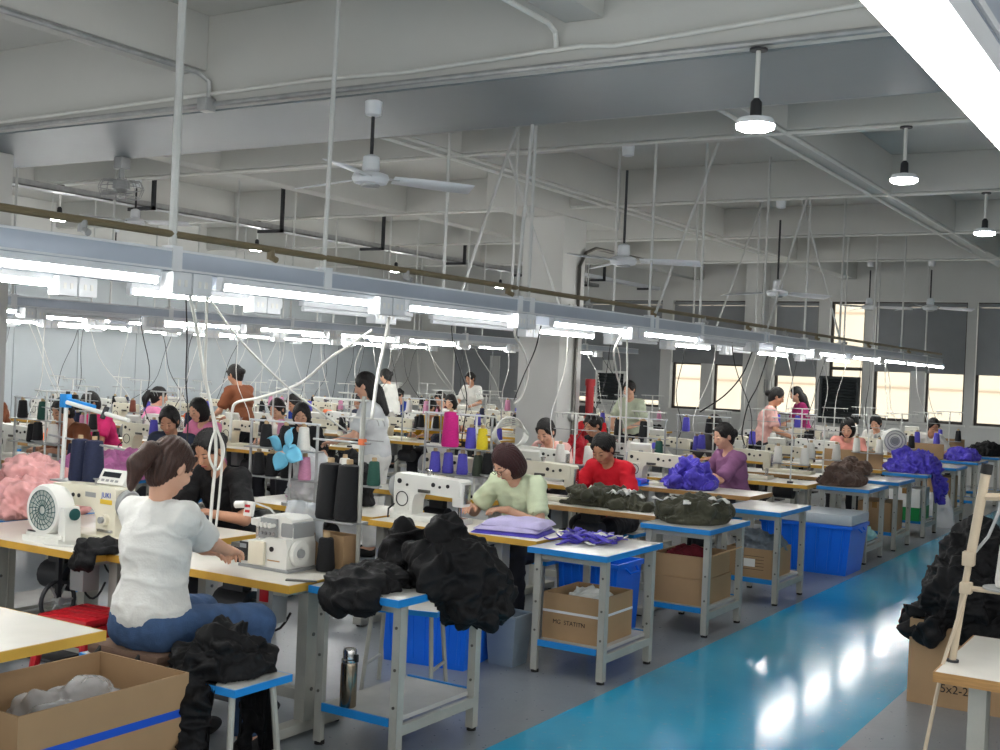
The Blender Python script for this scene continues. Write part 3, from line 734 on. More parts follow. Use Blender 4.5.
for (px, py, lab) in ((236, 199, 'white ceiling fan on a dark rod beside the long cable tray'), (156, 232, 'white ceiling fan on a dark rod over the far left line')):
    p = at_z(px, py, ZB); o = FAN.put((p.x, min(BY, key=lambda q: abs(q-p.y)), ZB), .4, lab)
# caged fan hung behind the wide beam
cf = thing('cage_fan', 'round caged fan hanging under the rear edge of the wide beam', 'fan', at_y(122, 168, BIG1-.1))
cf.location.z = ZBIG
MB().span((-.05, -.05, -.1), (.05, .05, 0), .01).cyl((0, 0, -.1), (0, 0, -.2), .025, n=10).build('mount', 'grey_plastic', cf)
MB().lathe([(.02, -.18), (.07, -.2), (.075, -.27), (.03, -.3)], n=16).build('motor', 'grey_plastic', cf)
cg = MB()
for k in range(14):
    w = k*2*math.pi/14; pr = [(.05, -.2), (.16, -.2), (.19, -.26), (.16, -.34), (.05, -.36)]
    cg.tube([(r*math.cos(w), r*math.sin(w), z) for r, z in pr], .003, 4)
for r, z in ((.19, -.26), (.16, -.34), (.05, -.36)):
    cg.tube([(r*math.cos(i*math.pi/12), r*math.sin(i*math.pi/12), z) for i in range(25)], .004, 4)
cg.build('cage', 'grey_plastic', cf)
for k in range(3):
    w = k*2.094; MB().box((.09*math.cos(w), .09*math.sin(w), -.31), (.13, .07, .004), rotm(0, 0, w) @ rotm(.35)).build('blade', 'grey_plastic', cf)
# ================================================================== furniture and machines (prototypes)
def text_mesh(name, s, size, m, depth=.0006):
    cu = bpy.data.curves.new(name, 'FONT'); cu.body = s; cu.size = size; cu.extrude = depth; cu.align_x = 'CENTER'; cu.align_y = 'CENTER'
    o = bpy.data.objects.new(name, cu); COL.objects.link(o); bpy.context.view_layer.update()
    me = bpy.data.meshes.new_from_object(o.evaluated_get(bpy.context.evaluated_depsgraph_get())); bpy.data.objects.remove(o)
    me.materials.clear(); me.materials.append(MATS[m]); me.name = name
    return me
def put_text(name, s, size, m, parent, loc, rot):
    o = mk(name, text_mesh(name, s, size, m), parent, loc); o.rotation_euler = rot; return o

def sewing_table(edge='edge_yellow', w=1.22, d=.56, inset=.12):
    t = thing('sewing_table', 'x', 'table'); hw, hd = w/2, d/2; z = Z_TAB
    MB().span((-hw+.008, -hd+.008, z-.034), (hw-.008, hd-.008, z), .002).build('table_top', 'laminate', t)
    eb = MB()
    for s in (-1, 1):
        eb.span((-hw, s*hd, z-.036), (hw, s*(hd-.009), z-.0015)); eb.span((s*hw, -hd+.009, z-.036), (s*(hw-.009), hd-.009, z-.0015))
    eb.build('edge_band', edge, t)
    for s in (-1, 1):
        x = s*(hw-inset)
        lg = MB().span((x-.03, -.045, .05), (x+.03, .045, z-.07), .004)
        lg.span((x-.035, -.21, z-.07), (x+.035, .21, z-.036), .004)
        lg.span((x-.035, -.25, .012), (x+.035, .25, .06), .006)
        l = lg.build('leg', 'steel_grey', t)
        for yy in (-.22, .22): MB().cyl((x, yy, 0), (x, yy, .014), .02, n=10).build('foot', 'black_rubber', l)
        for zz in (.2, .45): MB().cyl((x-.034, -.0, zz), (x+.034, 0, zz), .009, n=8).build('bolt', 'steel_dark', l)
    MB().span((-hw+inset+.03, -.02, .14), (hw-inset-.03, .02, .19), .003).build('crossbar', 'steel_grey', t)
    MB().span((-.14, -.12, .09), (.14, .1, .11), .004).build('pedal', 'dark_iron', t)
    mo = MB().cyl((-.06, 0, z-.2), (.14, 0, z-.2), .075, n=16).span((-.03, -.03, z-.14), (.1, .03, z-.034)).build('motor', 'dark_iron', t)
    MB().cyl((.14, 0, z-.2), (.165, 0, z-.2), .04, n=14).build('pulley', 'steel_dark', mo)
    MB().tube(sag((.1, .05, z-.16), (.36, .02, z-.2), .12, 8), .006, 6).build('motor_cable', 'cable_black', t)
    cb = MB().span((hw-.3, -.16, z-.22), (hw-.2, -.06, z-.036), .006).build('control_box', 'grey_plastic', t)
    MB().span((hw-.275, -.168, z-.12), (hw-.225, -.16, z-.06), .002).build('switch', 'red_plastic', cb)
    return t
TAB_Y = Proto(sewing_table('edge_yellow')); TAB_W = Proto(sewing_table('edge_wood')); TAB_I = Proto(sewing_table('edge_yellow', inset=.4))

def side_table():
    t = thing('side_table', 'x', 'table'); hx, hy, z = .27, .37, .71
    MB().span((-hx+.008, -hy+.008, z-.03), (hx-.008, hy-.008, z), .002).build('table_top', 'laminate_grey', t)
    eb = MB()
    for s in (-1, 1):
        eb.span((-hx, s*hy, z-.033), (hx, s*(hy-.009), z-.0015)); eb.span((s*hx, -hy+.009, z-.033), (s*(hx-.009), hy-.009, z-.0015))
    eb.build('edge_band', 'edge_blue', t)
    for sx in (-1, 1):
        for sy in (-1, 1):
            x = sx*(hx-.045); y = sy*(hy-.07)
            lg = MB().span((x-.022, y-.022, .015), (x+.022, y-.016, z-.03)).span((x+sx*.022, y-.022, .015), (x+sx*.016, y+.022, z-.03)).span((x-.014, y-.018, .015), (x+.014, y+.016, z-.03), .003)
            l = lg.build('leg', 'steel_grey', t)
            MB().cyl((x, y, 0), (x, y, .016), .024, n=10).build('foot', 'black_rubber', l)
            for zz in (.24, .4, .58): MB().cyl((x, y-.0265, zz), (x, y-.022, zz), .007, n=8).build('bolt', 'steel_dark', l)
    for s in (-1, 1):
        MB().span((-hx+.07, s*(hy-.07)-.012, z-.07), (hx-.07, s*(hy-.07)+.012, z-.032)).build('apron', 'steel_grey', t)
    MB().span((-hx+.06, -hy+.065, .165), (hx-.06, hy-.065, .185)).build('shelf', 'laminate_grey', t)
    for s in (-1, 1):
        MB().span((-hx+.07, s*(hy-.05)-.006, .155), (hx-.07, s*(hy-.05)+.006, .19)).build('shelf_edge', 'edge_blue', t)
        MB().span((s*(hx-.035)-.012, -hy+.09, .115), (s*(hx-.035)+.012, hy-.09, .16)).build('side_rail', 'steel_grey', t)
    return t
SIDE = Proto(side_table())

def work_stool(lx=.42, ly=.28, z=.45):
    t = thing('work_stool', 'x', 'stool')
    MB().span((-lx/2+.006, -ly/2+.006, z-.025), (lx/2-.006, ly/2-.006, z), .003).build('seat', 'laminate_grey', t)
    eb = MB()
    for s in (-1, 1): eb.span((-lx/2, s*ly/2, z-.028), (lx/2, s*(ly/2-.007), z-.0015)); eb.span((s*lx/2, -ly/2+.007, z-.028), (s*(lx/2-.007), ly/2-.007, z-.0015))
    eb.build('edge_band', 'edge_blue', t)
    for sx in (-1, 1):
        for sy in (-1, 1):
            MB().tube([(sx*(lx/2-.05), sy*(ly/2-.05), z-.026), (sx*(lx/2-.02), sy*(ly/2-.01), .0)], .012, 8).build('leg', 'steel_grey', t)
    for s in (-1, 1): MB().tube([(s*(lx/2-.03), -ly/2+.03, .14), (s*(lx/2-.03), ly/2-.03, .14)], .009, 6).build('stretcher', 'steel_grey', t)
    return t
STOOL = Proto(work_stool())

# ---- lockstitch machine: operator on -y, needle head on -x, handwheel on +x
def lockstitch(panel=True, logo=False, enamel='cream_enamel'):
    t = thing('sewing_machine', 'x', 'sewing machine')
    MB().span((-.26, -.09, 0), (.26, .09, .035), .008).build('bed', enamel, t)
    MB().span((-.25, -.04, .035), (-.13, .04, .038)).build('needle_plate', 'chrome', t)
    # column and arm as one casting
    prof = [(.11, .03), (.25, .03), (.255, .2), (.25, .275), (.235, .29), (-.235, .275), (-.245, .265), (-.245, .17), (-.235, .165), (.06, .175), (.09, .16), (.105, .12)]
    MB().prism(prof, -.062, .062, 'y').build('arm', enamel, t)
    hd = MB().span((-.26, -.052, .11), (-.185, .052, .268), .012).build('needle_head', enamel, t)
    MB().cyl((-.222, 0, .11), (-.222, 0, .05), .007, n=8).build('needle_bar', 'chrome', hd)
    MB().cyl((-.205, 0, .12), (-.205, 0, .045), .006, n=8).span((-.22, -.018, .039), (-.19, .012, .046)).build('presser_foot', 'chrome', hd)
    MB().span((-.268, -.035, .13), (-.259, .035, .25), .003).build('face_plate', 'chrome', hd)
    MB().cyl((-.2, -.052, .2), (-.2, -.072, .2), .018, n=14).build('tension_dial', 'chrome', hd)
    hw = MB().lathe([(.02, .0), (.07, .002), (.076, .012), (.076, .03), (.066, .04), (.03, .036), (.02, .03)], (.255, 0, .2), 24, rotm(0, math.pi/2, 0)).build('handwheel', 'grey_plastic', t)
    MB().lathe([(.02, .03), (.02, .045), (.008, .05)], (.255, 0, .2), 14, rotm(0, math.pi/2, 0)).build('hub', 'chrome', hw)
    dl_ = MB().cyl((.18, -.062, .12), (.18, -.085, .12), .03, n=20).build('stitch_dial', enamel, t)
    MB().cyl((.18, -.085, .12), (.18, -.1, .12), .017, n=16).build('knob', 'grey_plastic', dl_)
    MB().span((.13, -.075, .055), (.24, -.062, .07), .003).build('reverse_lever', 'chrome', t)
    for x in (.0, .045, .09): MB().cyl((x-.12, -.062, .225), (x-.12, -.066, .225), .011, n=10).build('port', 'black_plastic', t)
    MB().span((.02, -.064, .225), (.1, -.0625, .25)).build('nameplate', 'grey_plastic', t)
    for x, z, r in ((-.16, .235, .012), (-.1, .225, .009), (-.05, .235, .014), (.21, .24, .016), (.15, .22, .009)): MB().cyl((x, .062, z), (x, .068, z), r, n=12).build('port', 'black_plastic', t)
    MB().span((.13, .062, .06), (.235, .07, .19), .004).build('side_cover', enamel, t)
    MB().tube([(.18+.045*math.cos(q*math.pi/10), .073, .13+.045*math.sin(q*math.pi/10)) for q in range(21)], .0035, 5).build('hose_loop', 'cable_black', t)
    MB().tube([(.24, .05, .1), (.27, .09, .06), (.25, .12, .01)], .006, 6).build('lead', 'cable_black', t)
    MB().span((-.03, .06, .18), (.06, .075, .2), .003).build('solenoid', 'steel_dark', t)
    MB().cyl((.03, .0, .28), (.03, 0, .31), .012, n=10).cyl((.03, 0, .31), (.03, 0, .318), .022, n=14).build('bobbin_winder', 'chrome', t)
    if panel:
        R = rotm(rx=-.5)
        pb = MB().box((.14, .02, .325), (.2, .03, .085), R, .006).build('control_panel', 'white_enamel', t)
        MB().box(Vector((.14, .02, .325))+R @ Vector((-.01, -.0165, .01)), (.13, .003, .028), R).build('display', 'display_dark', pb)
        for k in range(4): MB().box(Vector((.14, .02, .325))+R @ Vector((-.06+k*.035, -.0165, -.024)), (.02, .004, .012), R).build('button', 'grey_plastic', pb)
        MB().span((.12, .0, .285), (.16, .03, .3)).build('panel_foot', 'grey_plastic', pb)
    if logo:
        put_text('logo_lettering', 'JUKI', .038, 'ink_blue', t, (.18, -.0635, .243), (math.pi/2, 0, 0))
        MB().span((.135, -.0635, .198), (.225, -.0622, .222)).build('badge', 'ink_yellow', t)
    return t
LOCK = Proto(lockstitch()); LOCK2 = Proto(lockstitch(panel=False, enamel='white_enamel'))
JUKI_M = Proto(lockstitch(True, True))

# ---- overlock machine: operator on -y, handwheel on +x
def overlock():
    t = thing('overlock_machine', 'x', 'sewing machine')
    MB().prism([(-.13, .012), (.15, .012), (.15, .12), (.14, .15), (.02, .15), (0, .135), (-.13, .12)], -.1, .1, 'y').build('body', 'white_enamel', t)
    MB().span((-.14, -.11, 0), (.17, .11, .014), .003).build('base_plate', 'grey_plastic', t)
    tp = MB().prism([(-.055, .13), (.15, .13), (.15, .2), (.135, .235), (.1, .25), (-.035, .245), (-.055, .225)], -.06, .09, 'y').build('upper_arm', 'white_enamel', t)
    MB().span((.07, -.062, .15), (.153, .092, .225), .012).build('oil_cover', 'grey_plastic', t)
    MB().prism([(-.05, .14), (.055, .14), (.055, .235), (-.04, .235)], -.075, -.058, 'y').build('tension_plate', 'grey_plastic', t)
    for k in range(4):
        d = MB().cyl((-.03+k*.025, -.075, .205), (-.03+k*.025, -.11, .205), .0095, n=12).build('tension_knob', 'white_enamel', t)
        MB().cyl((-.03+k*.025, -.074, .165), (-.03+k*.025, -.084, .165), .008, n=8).build('thread_guide', 'chrome', t)
    MB().span((-.075, -.118, .02), (.025, -.1, .13), .01).build('front_cover', 'cream_enamel', t)
    MB().span((-.135, -.112, .03), (-.08, -.1, .118), .004).build('looper_cover', 'black_plastic', t)
    MB().span((-.128, -.116, .09), (-.086, -.112, .11)).build('looper_plate', 'chrome', t)
    MB().span((-.2, -.1, .085), (-.09, .08, .105), .004).build('cloth_plate', 'steel_dark', t)
    MB().cyl((-.1, -.03, .21), (-.1, -.03, .105), .007, n=8).span((-.13, -.05, .105), (-.09, -.01, .115)).build('presser_foot', 'chrome', t)
    MB().span((-.12, -.06, .19), (-.05, .02, .225), .01).build('needle_head', 'white_enamel', t)
    MB().span((-.17, -.1, .012), (-.14, .09, .085), .006).build('cloth_guard', 'black_plastic', t)
    MB().cyl((.06, -.101, .1), (.06, -.106, .1), .012, n=14).build('brand_badge', 'black_plastic', t)
    MB().span((.035, -.1025, .045), (.11, -.1, .05)).build('stripe', 'edge_wood', t)
    hw = MB().lathe([(.025, .0), (.058, .003), (.062, .016), (.055, .028), (.03, .026), (.022, .018)], (.15, -.03, .085), 24, rotm(0, math.pi/2, 0)).build('handwheel', 'white_enamel', t)
    MB().lathe([(.022, .02), (.02, .034), (.006, .036)], (.15, -.03, .085), 16, rotm(0, math.pi/2, 0)).build('hub', 'grey_plastic', hw)
    pb = MB().box((-.1, -.09, .27), (.05, .022, .07), rotm(rx=-.2), .005).build('control_panel', 'white_enamel', t)
    for k in (0, 1): MB().box((-.1, -.104, .285-k*.025), (.028, .005, .012), rotm(rx=-.2)).build('button', 'red_plastic', pb)
    lamp = MB().tube([(-.02, 0, .245), (-.03, -.03, .275), (-.08, -.08, .3), (-.13, -.1, .295)], .005, 6).build('lamp_arm', 'cable_white', t)
    MB().cyl((-.12, -.1, .29), (-.17, -.11, .285), .017, n=10).build('lamp_head', 'white_enamel', lamp)
    return t
OVER = Proto(overlock())

# ---- thread stand: base clamp on the table, two spool trays, top arm with eyelets
def thread_stand(h=.62, mtop='pvc_white'):
    t = thing('thread_stand', 'x', 'thread stand')
    MB().cyl((0, 0, -.002), (0, 0, .02), .03, n=14).build('base', 'dark_iron', t)
    MB().cyl((0, 0, .018), (0, 0, h), .009, n=8).build('pole', mtop, t)
    tr = MB().span((-.17, -.012, .175), (.17, .012, .185)).build('tray_bar', 'galvanized', t)
    for x in (-.13, .13):
        MB().cyl((x, 0, .183), (x, 0, .19), .055, n=18).build('spool_tray', 'galvanized', t)
        MB().cyl((x, 0, .19), (x, 0, .24), .005, n=6).build('spike', 'galvanized', t)
    MB().tube([(-.2, 0, h), (.2, 0, h)], .007, 6).build('top_arm', mtop, t)
    for x in (-.18, -.13, .13, .18): MB().tube([(x, 0, h), (x, .02, h-.02), (x, .03, h-.045)], .003, 5).build('eyelet', 'galvanized', t)
    MB().tube([(-.2, 0, h-.14), (.2, 0, h-.14)], .004, 5).build('guide_wire', 'galvanized', t)
    return t
STAND = Proto(thread_stand())
def cone(name_m, h=.16, r0=.045, r1=.03):
    t = thing('thread_cone', 'x', 'thread cone')
    MB().lathe([(.02, 0), (r0*.92, .002), (r0, .02), (r1+.004, h*.93), (r1, h*.97), (.012, h)], n=18).build('thread', name_m, t)
    MB().lathe([(.017, h*.96), (.016, h+.02), (.012, h+.022)], n=12).build('core', 'spool_paper', t)
    return t
CONE = {}
for c in ('navy', 'black', 'white', 'magenta', 'purple', 'yellow', 'green', 'pink', 'brown', 'olive'):
    CONE[c] = Proto(cone('thread_'+c))
BIGCONE = {c: Proto(cone('thread_'+c, .27, .068, .05)) for c in ('navy', 'black', 'magenta')}

# ---- heaps of garments
def creases(V, seed, f=1.0):
    """sharp fold crests along changing directions"""
    rs = random.Random(seed); Wp = V+.05*np.stack([fbm(V*4+seed, seed+k, 2) for k in range(3)], 1)
    d = 0
    for (fx, fy, fz), w, p in (((4, 12, 9), 1.5, 2.0), ((13, 5, 11), 1.2, 2.2), ((11, 9, 22), .7, 2.0), ((30, 18, 34), .4, 1.5)):
        R = np.array(rotm(rs.uniform(-.5, .5), rs.uniform(-.5, .5), rs.uniform(0, 3.1)))
        d = d+w*(1-np.abs(vnoise((Wp @ R)*np.array((fx, fy, fz))*f+seed, seed+int(fx))))**p
    return d-1.6
def heap_mesh(name, rx, ry, h, seed, m, lumps=9, amp=.012, fr=26.0, res=None, skew=(0, 0), overhang=None, foot=None):
    rnd = random.Random(seed); res = res or max(.007, max(rx, ry)/52)
    lo = (-rx*1.25-.05, -ry*1.25-.05, -.02 if overhang is None else -overhang[2]-.05); hi = (rx*1.25+.05, ry*1.25+.05, h*1.3+.06)
    v = Vox(lo, hi, res)
    v.ell((skew[0]*rx*.3, skew[1]*ry*.3, 0), (rx*.86, ry*.86, h*.72), k=.02)
    for i in range(lumps):
        a = rnd.uniform(0, 6.28); q = rnd.uniform(.15, .72)
        x, y = q*rx*math.cos(a)+skew[0]*rx*.25, q*ry*math.sin(a)+skew[1]*ry*.25
        zz = h*(1-q**1.5)*rnd.uniform(.35, .85)
        R = np.array(rotm(rnd.uniform(-.4, .4), rnd.uniform(-.4, .4), rnd.uniform(0, 3.1)))
        s = rnd.uniform(.26, .42)
        v.ell((x, y, zz), (rx*s*1.25, ry*s*1.1, h*rnd.uniform(.16, .3)), R, k=.035)
    if overhang is not None:
        ox, oy, oz = overhang
        for i in range(7):
            a = (i-3)*.2
            dx, dy = ox*math.cos(a)-oy*math.sin(a), ox*math.sin(a)+oy*math.cos(a)
            ro = min(.07, .38*min(rx, ry)); v.cap((dx*.6, dy*.6, h*.25), (dx, dy, -oz*rnd.uniform(.45, 1)), ro*.9, ro*rnd.uniform(.45, .75), k=.03)
        if foot: v.subbox((foot[0], foot[2], -.6), (foot[1], foot[3], 0))
    else:
        v.plane((0, 0, 0), (0, 0, -1))
    V, Q = v.nets(); V = relax(V, Q, 2, .5); N = normals(V, Q)
    d = 1.9*amp*creases(V, seed, 1.2*fr/26.0)
    if overhang is None: d = d*np.clip(V[:, 2]/.02, 0, 1)
    V = relax(V+N*d[:, None], Q, 1, .45)
    if overhang is None: V[:, 2] = np.maximum(V[:, 2], 0)
    if foot is not None:
        ins = (V[:, 0] > foot[0]) & (V[:, 0] < foot[1]) & (V[:, 1] > foot[2]) & (V[:, 1] < foot[3])
        V[:, 2] = np.where(ins, np.maximum(V[:, 2], 0), V[:, 2])
    return vq_mesh(name, V, Q, m)

# ---- cartons
def carton(label, loc, size, rz=0, flaps=(), marks=None, tape=None, open_top=True, name='carton', group=None, mtl='cardboard'):
    w, d, h = size; t = thing(name, label, 'box', loc, rz, group); e = .007
    if open_top:
        b = MB()
        o = [(-w/2, -d/2), (w/2, -d/2), (w/2, d/2), (-w/2, d/2)]; i_ = [(x*(1-2*e/w), y*(1-2*e/d)) for x, y in o]
        vs = [(x, y, 0) for x, y in o]+[(x, y, h) for x, y in o]+[(x, y, h) for x, y in i_]+[(x, y, e) for x, y in i_]
        fs = [(3, 2, 1, 0)]+[(k, (k+1) % 4, (k+1) % 4+4, k+4) for k in range(4)]+[(k+4, (k+1) % 4+4, (k+1) % 4+8, k+8) for k in range(4)]+[(k+8, (k+1) % 4+8, (k+1) % 4+12, k+12) for k in range(4)]+[(12, 13, 14, 15)]
        b._add(vs, fs); b.build('body', mtl, t)
    else:
        MB().span((-w/2, -d/2, 0), (w/2, d/2, h), .004).build('body', mtl, t)
        MB().span((-.025, -d/2-.001, h-.06), (.025, d/2+.001, h+.001)).build('tape', 'tape_brown', t)
    for side, ang, ln in flaps:
        f = MB(); ax = {'-y': (0, -1), '+y': (0, 1), '-x': (-1, 0), '+x': (1, 0)}[side]
        wid = (w if ax[0] == 0 else d)-.01
        dirv = Vector((ax[0]*math.sin(ang), ax[1]*math.sin(ang), math.cos(ang)))
        c0 = Vector((ax[0]*(w/2-.003), ax[1]*(d/2-.003), h)); tn = Vector((-ax[1], ax[0], 0)); nn = dirv.cross(tn)*.0035
        q = [c0-tn*wid/2, c0+tn*wid/2, c0+tn*wid*.47+dirv*ln, c0-tn*wid*.47+dirv*ln]
        f._add([p+nn for p in q]+[p-nn for p in q], [(0, 1, 2, 3), (7, 6, 5, 4), (0, 4, 5, 1), (1, 5, 6, 2), (2, 6, 7, 3), (3, 7, 4, 0)])
        f.build('flap', 'cardboard_in' if mtl == 'cardboard' else mtl, t)
    if tape:
        m_, z0, hh = tape
        for s in (-1, 1):
            MB().span((-w/2-.0012, s*(d/2+.0002), z0), (w/2+.0012, s*(d/2+.0014), z0+hh)).build('tape', m_, t)
            MB().span((s*(w/2+.0002), -d/2, z0), (s*(w/2+.0014), d/2, z0+hh)).build('tape', m_, t)
    if marks:
        for tx, size_, (x, z), face in marks:
            if face == '-y': put_text('print', tx, size_, 'ink_black', t, (x, -d/2-.0008, z), (math.pi/2, 0, 0))
            else: put_text('print', tx, size_, 'ink_black', t, (w/2+.0008, x, z), (math.pi/2, 0, math.pi/2))
    return t

def crate(label, loc, size, rz=0, m='bin_blue', lid=True):
    """tapered plastic storage bin with ribs, rim and handles"""
    w, d, h = size; t = thing('storage_bin', label, 'bin', loc, rz); k = .9
    b = MB(); o = []
    for s, z in ((k, 0), (1, h)):
        o += [(-w/2*s, -d/2*s, z), (w/2*s, -d/2*s, z), (w/2*s, d/2*s, z), (-w/2*s, d/2*s, z)]
    i_ = [(x*.97, y*.97, z if z > 0 else .01) for x, y, z in o]
    vs = o+i_; fs = [(3, 2, 1, 0)]+[(q, (q+1) % 4, (q+1) % 4+4, q+4) for q in range(4)]+[(q+4, (q+1) % 4+4, (q+1) % 4+12, q+12) for q in range(4)]+[(q+8+4, (q+1) % 4+12, (q+1) % 4+8, q+8) for q in range(4)]+[(8, 9, 10, 11)]
    b._add(vs, fs); b.build('body', m, t)
    rm_ = MB()
    for s in (-1, 1): rm_.span((-w/2-.012, s*(d/2+.012), h-.03), (w/2+.012, s*(d/2-.006), h+.004), .004); rm_.span((s*(w/2+.012), -d/2, h-.03), (s*(w/2-.006), d/2, h+.004), .004)
    rm_.build('rim', m, t)
    n = 7
    for q in range(n):
        x = (q-(n-1)/2)*w*.85/(n-1)
        for s in (-1, 1):
            MB()._add([(x*k-.012, s*d/2*k, .03), (x*k+.012, s*d/2*k, .03), (x+.012, s*(d/2), h-.03), (x-.012, s*(d/2), h-.03), (x*k-.008, s*(d/2*k+.008), .03), (x*k+.008, s*(d/2*k+.008), .03), (x+.008, s*(d/2+.008), h-.03), (x-.008, s*(d/2+.008), h-.03)], [(4, 5, 6, 7), (0, 4, 7, 3), (1, 2, 6, 5), (0, 1, 5, 4), (3, 7, 6, 2)]).build('rib', m, t)
    for s in (-1, 1): MB().tube([(s*(w/2+.01), -.08, h-.03), (s*(w/2+.035), -.06, h-.06), (s*(w/2+.035), .06, h-.06), (s*(w/2+.01), .08, h-.03)], .009, 6).build('handle', m, t)
    if lid: MB().span((-w/2-.008, -d/2-.008, h+.004), (w/2+.008, d/2+.008, h+.1), .02).build('lid', 'lid_clear', t)
    return t
# ================================================================== people
def rx3(a): return np.array(Matrix.Rotation(a, 3, 'X'))
def rz3(a): return np.array(Matrix.Rotation(a, 3, 'Z'))
def nrm(v): v = np.array(v, float); return v/max(np.linalg.norm(v), 1e-9)

def ik(sh, wr, l1, l2, hint):
    sh, wr = np.array(sh, float), np.array(wr, float); d = wr-sh; L = np.linalg.norm(d)
    if L > (l1+l2)*.995: wr = sh+d/L*(l1+l2)*.995; d = wr-sh; L = np.linalg.norm(d)
    a = (l1*l1-l2*l2+L*L)/(2*L); hh = math.sqrt(max(l1*l1-a*a, 0)); u = d/L
    h = np.array(hint, float); h = nrm(h-u*(h@u))
    return sh+u*a+h*hh, wr

def person(name, label, seat=.46, lean=18, head_pitch=32, head_yaw=0, torso_yaw=0, hands=((-.13, .44, .79), (.12, .42, .79)), hair='bun', standing=False,
           shirt='cloth_white', pants='trousers_dark', skin='skin', hair_m='hair_black', sleeve=.8, h=.009, fingers=True, face=True, glasses=False,
           long_sleeve=False, trim=None, group=None, seed=1, knees=None, print_=None, fold=.0085):
    lean = math.radians(lean); hp = math.radians(head_pitch); hy = math.radians(head_yaw); ty = math.radians(torso_yaw)
    Rt = rz3(ty)
    pz = .86 if standing else seat+.085
    P = np.array((0, 0, pz))
    up = lambda a: Rt @ np.array((0, math.sin(a), math.cos(a)))
    wst = P+.13*up(lean*.6); chest = wst+.19*up(lean); nb = chest+.17*up(lean*1.1)     # waist, chest, neck base
    Rl = Rt @ rx3(-lean)
    side = Rt @ np.array((1., 0, 0))
    shs = [nb-.045*up(lean)+side*s*.142 for s in (-1, 1)]
    neck_dir = up(lean*1.0+hp*.35)
    hc = nb+.155*neck_dir+.02*up(lean+math.pi/2)
    Rh = rz3(ty+hy) @ rx3(-hp)
    H = lambda x, y, z: hc+Rh @ np.array((x, y, z))
    hips = [P+np.array((s*.085, 0, -.01)) for s in (-1, 1)]
    if standing:
        kn = [np.array((s*.09, .02, .47)) for s in (-1, 1)]; an = [np.array((s*.09, -.01, .085)) for s in (-1, 1)]
    else:
        kn = [np.array((s*.12, .40, seat+.055)) for s in (-1, 1)]; an = [np.array((s*.12, .36, .085)) for s in (-1, 1)]
        if knees: kn = [np.array(k) for k in knees]; an = [np.array((k[0], k[1]-.03, .085)) for k in kn]
    arms = []
    for i, s in enumerate((-1, 1)):
        el, wr = ik(shs[i], hands[i], .27, .235, (s*.75, -.35, -.8))
        arms.append((shs[i], el, wr))
    allp = np.array([P, hc]+kn+an+[p for a in arms for p in a])
    lo = allp.min(0)-.24; hi = allp.max(0)+.24; lo[2] = min(lo[2], 0)-.0
    t = thing(name, label, 'person', group=group)
    # ---------------- skin: one continuous body
    v = Vox(lo, hi, h)
    v.ell(P, (.155, .115, .11), Rt, k=.03); v.ell(wst, (.122, .09, .13), Rl, k=.05); v.ell(chest, (.142, .1, .16), Rl, k=.05)
    v.cap(shs[0], shs[1], .046, .046, k=.05)
    v.cap(nb-.02*up(lean), H(0, -.022, -.055), .046, .047, k=.025)
    for i in (0, 1):
        v.cap(hips[i], kn[i], .078, .054, k=.03); v.cap(kn[i], an[i], .052, .034, k=.02)
        v.cap(an[i], an[i]+np.array((0, .12, -.045)), .036, .026, k=.02)
        sh, el, wr = arms[i]
        v.cap(sh, el, .04, .034, k=.02); v.cap(el, wr, .036, .024, k=.015)
    # head
    v.ell(H(0, -.012, .03), (.072, .09, .088), Rh, k=.01); v.ell(H(0, .022, -.035), (.056, .062, .068), Rh, k=.03)
    v.ell(H(0, .055, -.085), (.024, .022, .02), Rh, k=.02)
    if face:
        v.cap(H(0, .084, .012), H(0, .1, -.022), .007, .0125, k=.008)
        for s in (-1, 1):
            v.ell(H(s*.031, .094, .012), (.017, .012, .011), Rh, k=.012, op='s')
            v.ell(H(s*.032, .078, .011), (.014, .011, .01), Rh, k=.004)
            v.ell(H(s*.04, .06, -.025), (.022, .02, .02), Rh, k=.02)
            v.ell(H(s*.074, -.008, -.006), (.009, .02, .03), Rh, k=.006)
        v.ell(H(0, .078, -.056), (.023, .011, .009), Rh, k=.008)
    # hands
    for i, s in enumerate((-1, 1)):
        sh, el, wr = arms[i]; d = nrm(wr-el); d = nrm(d*.6+Rt @ np.array((-s*.25, .75, -.12)))
        lat = nrm(np.cross(d, (0, 0, 1)))            # to the right of the hand
        nz = np.cross(lat, d)
        pc = wr+d*.05
        R = np.stack([lat, d, nz], 1)
        v.ell(pc, (.04, .05, .017), R, k=.015)
        v.cap(wr, pc, .024, .02, k=.012)
        if fingers:
            for q, (o, L) in enumerate(((-.029, .062), (-.01, .072), (.01, .068), (.028, .054))):
                b0 = wr+d*.088+lat*o*s*1.0; d1 = nrm(d-.25*nz+lat*o*2.5*s*.5); b1 = b0+d1*L*.5
                d2 = nrm(d-.95*nz); b2 = b1+d2*L*.32; d3 = nrm(d*.4-nz); b3 = b2+d3*L*.25
                v.cap(b0, b1, .0095, .0085, k=.003); v.cap(b1, b2, .0085, .0078, k=.003); v.cap(b2, b3, .0078, .0068, k=.003)
            th = wr+d*.03-lat*s*.03
            t1 = th+nrm(d*.6-lat*s*.75-nz*.3)*.04; t2 = t1+nrm(d*.95-lat*s*.1-nz*.5)*.03
            v.cap(th, t1, .013, .0105, k=.008); v.cap(t1, t2, .0105, .0085, k=.004)
        else:
            v.cap(pc, wr+d*.13-nz*.03, .024, .016, k=.015)
    V, Q = v.nets(); V = relax(V, Q, 1, .4)
    mk('body', vq_mesh('body', V, Q, skin), t)
    # ---------------- shirt
    hb = h*1.15
    v = Vox(lo, hi, hb)
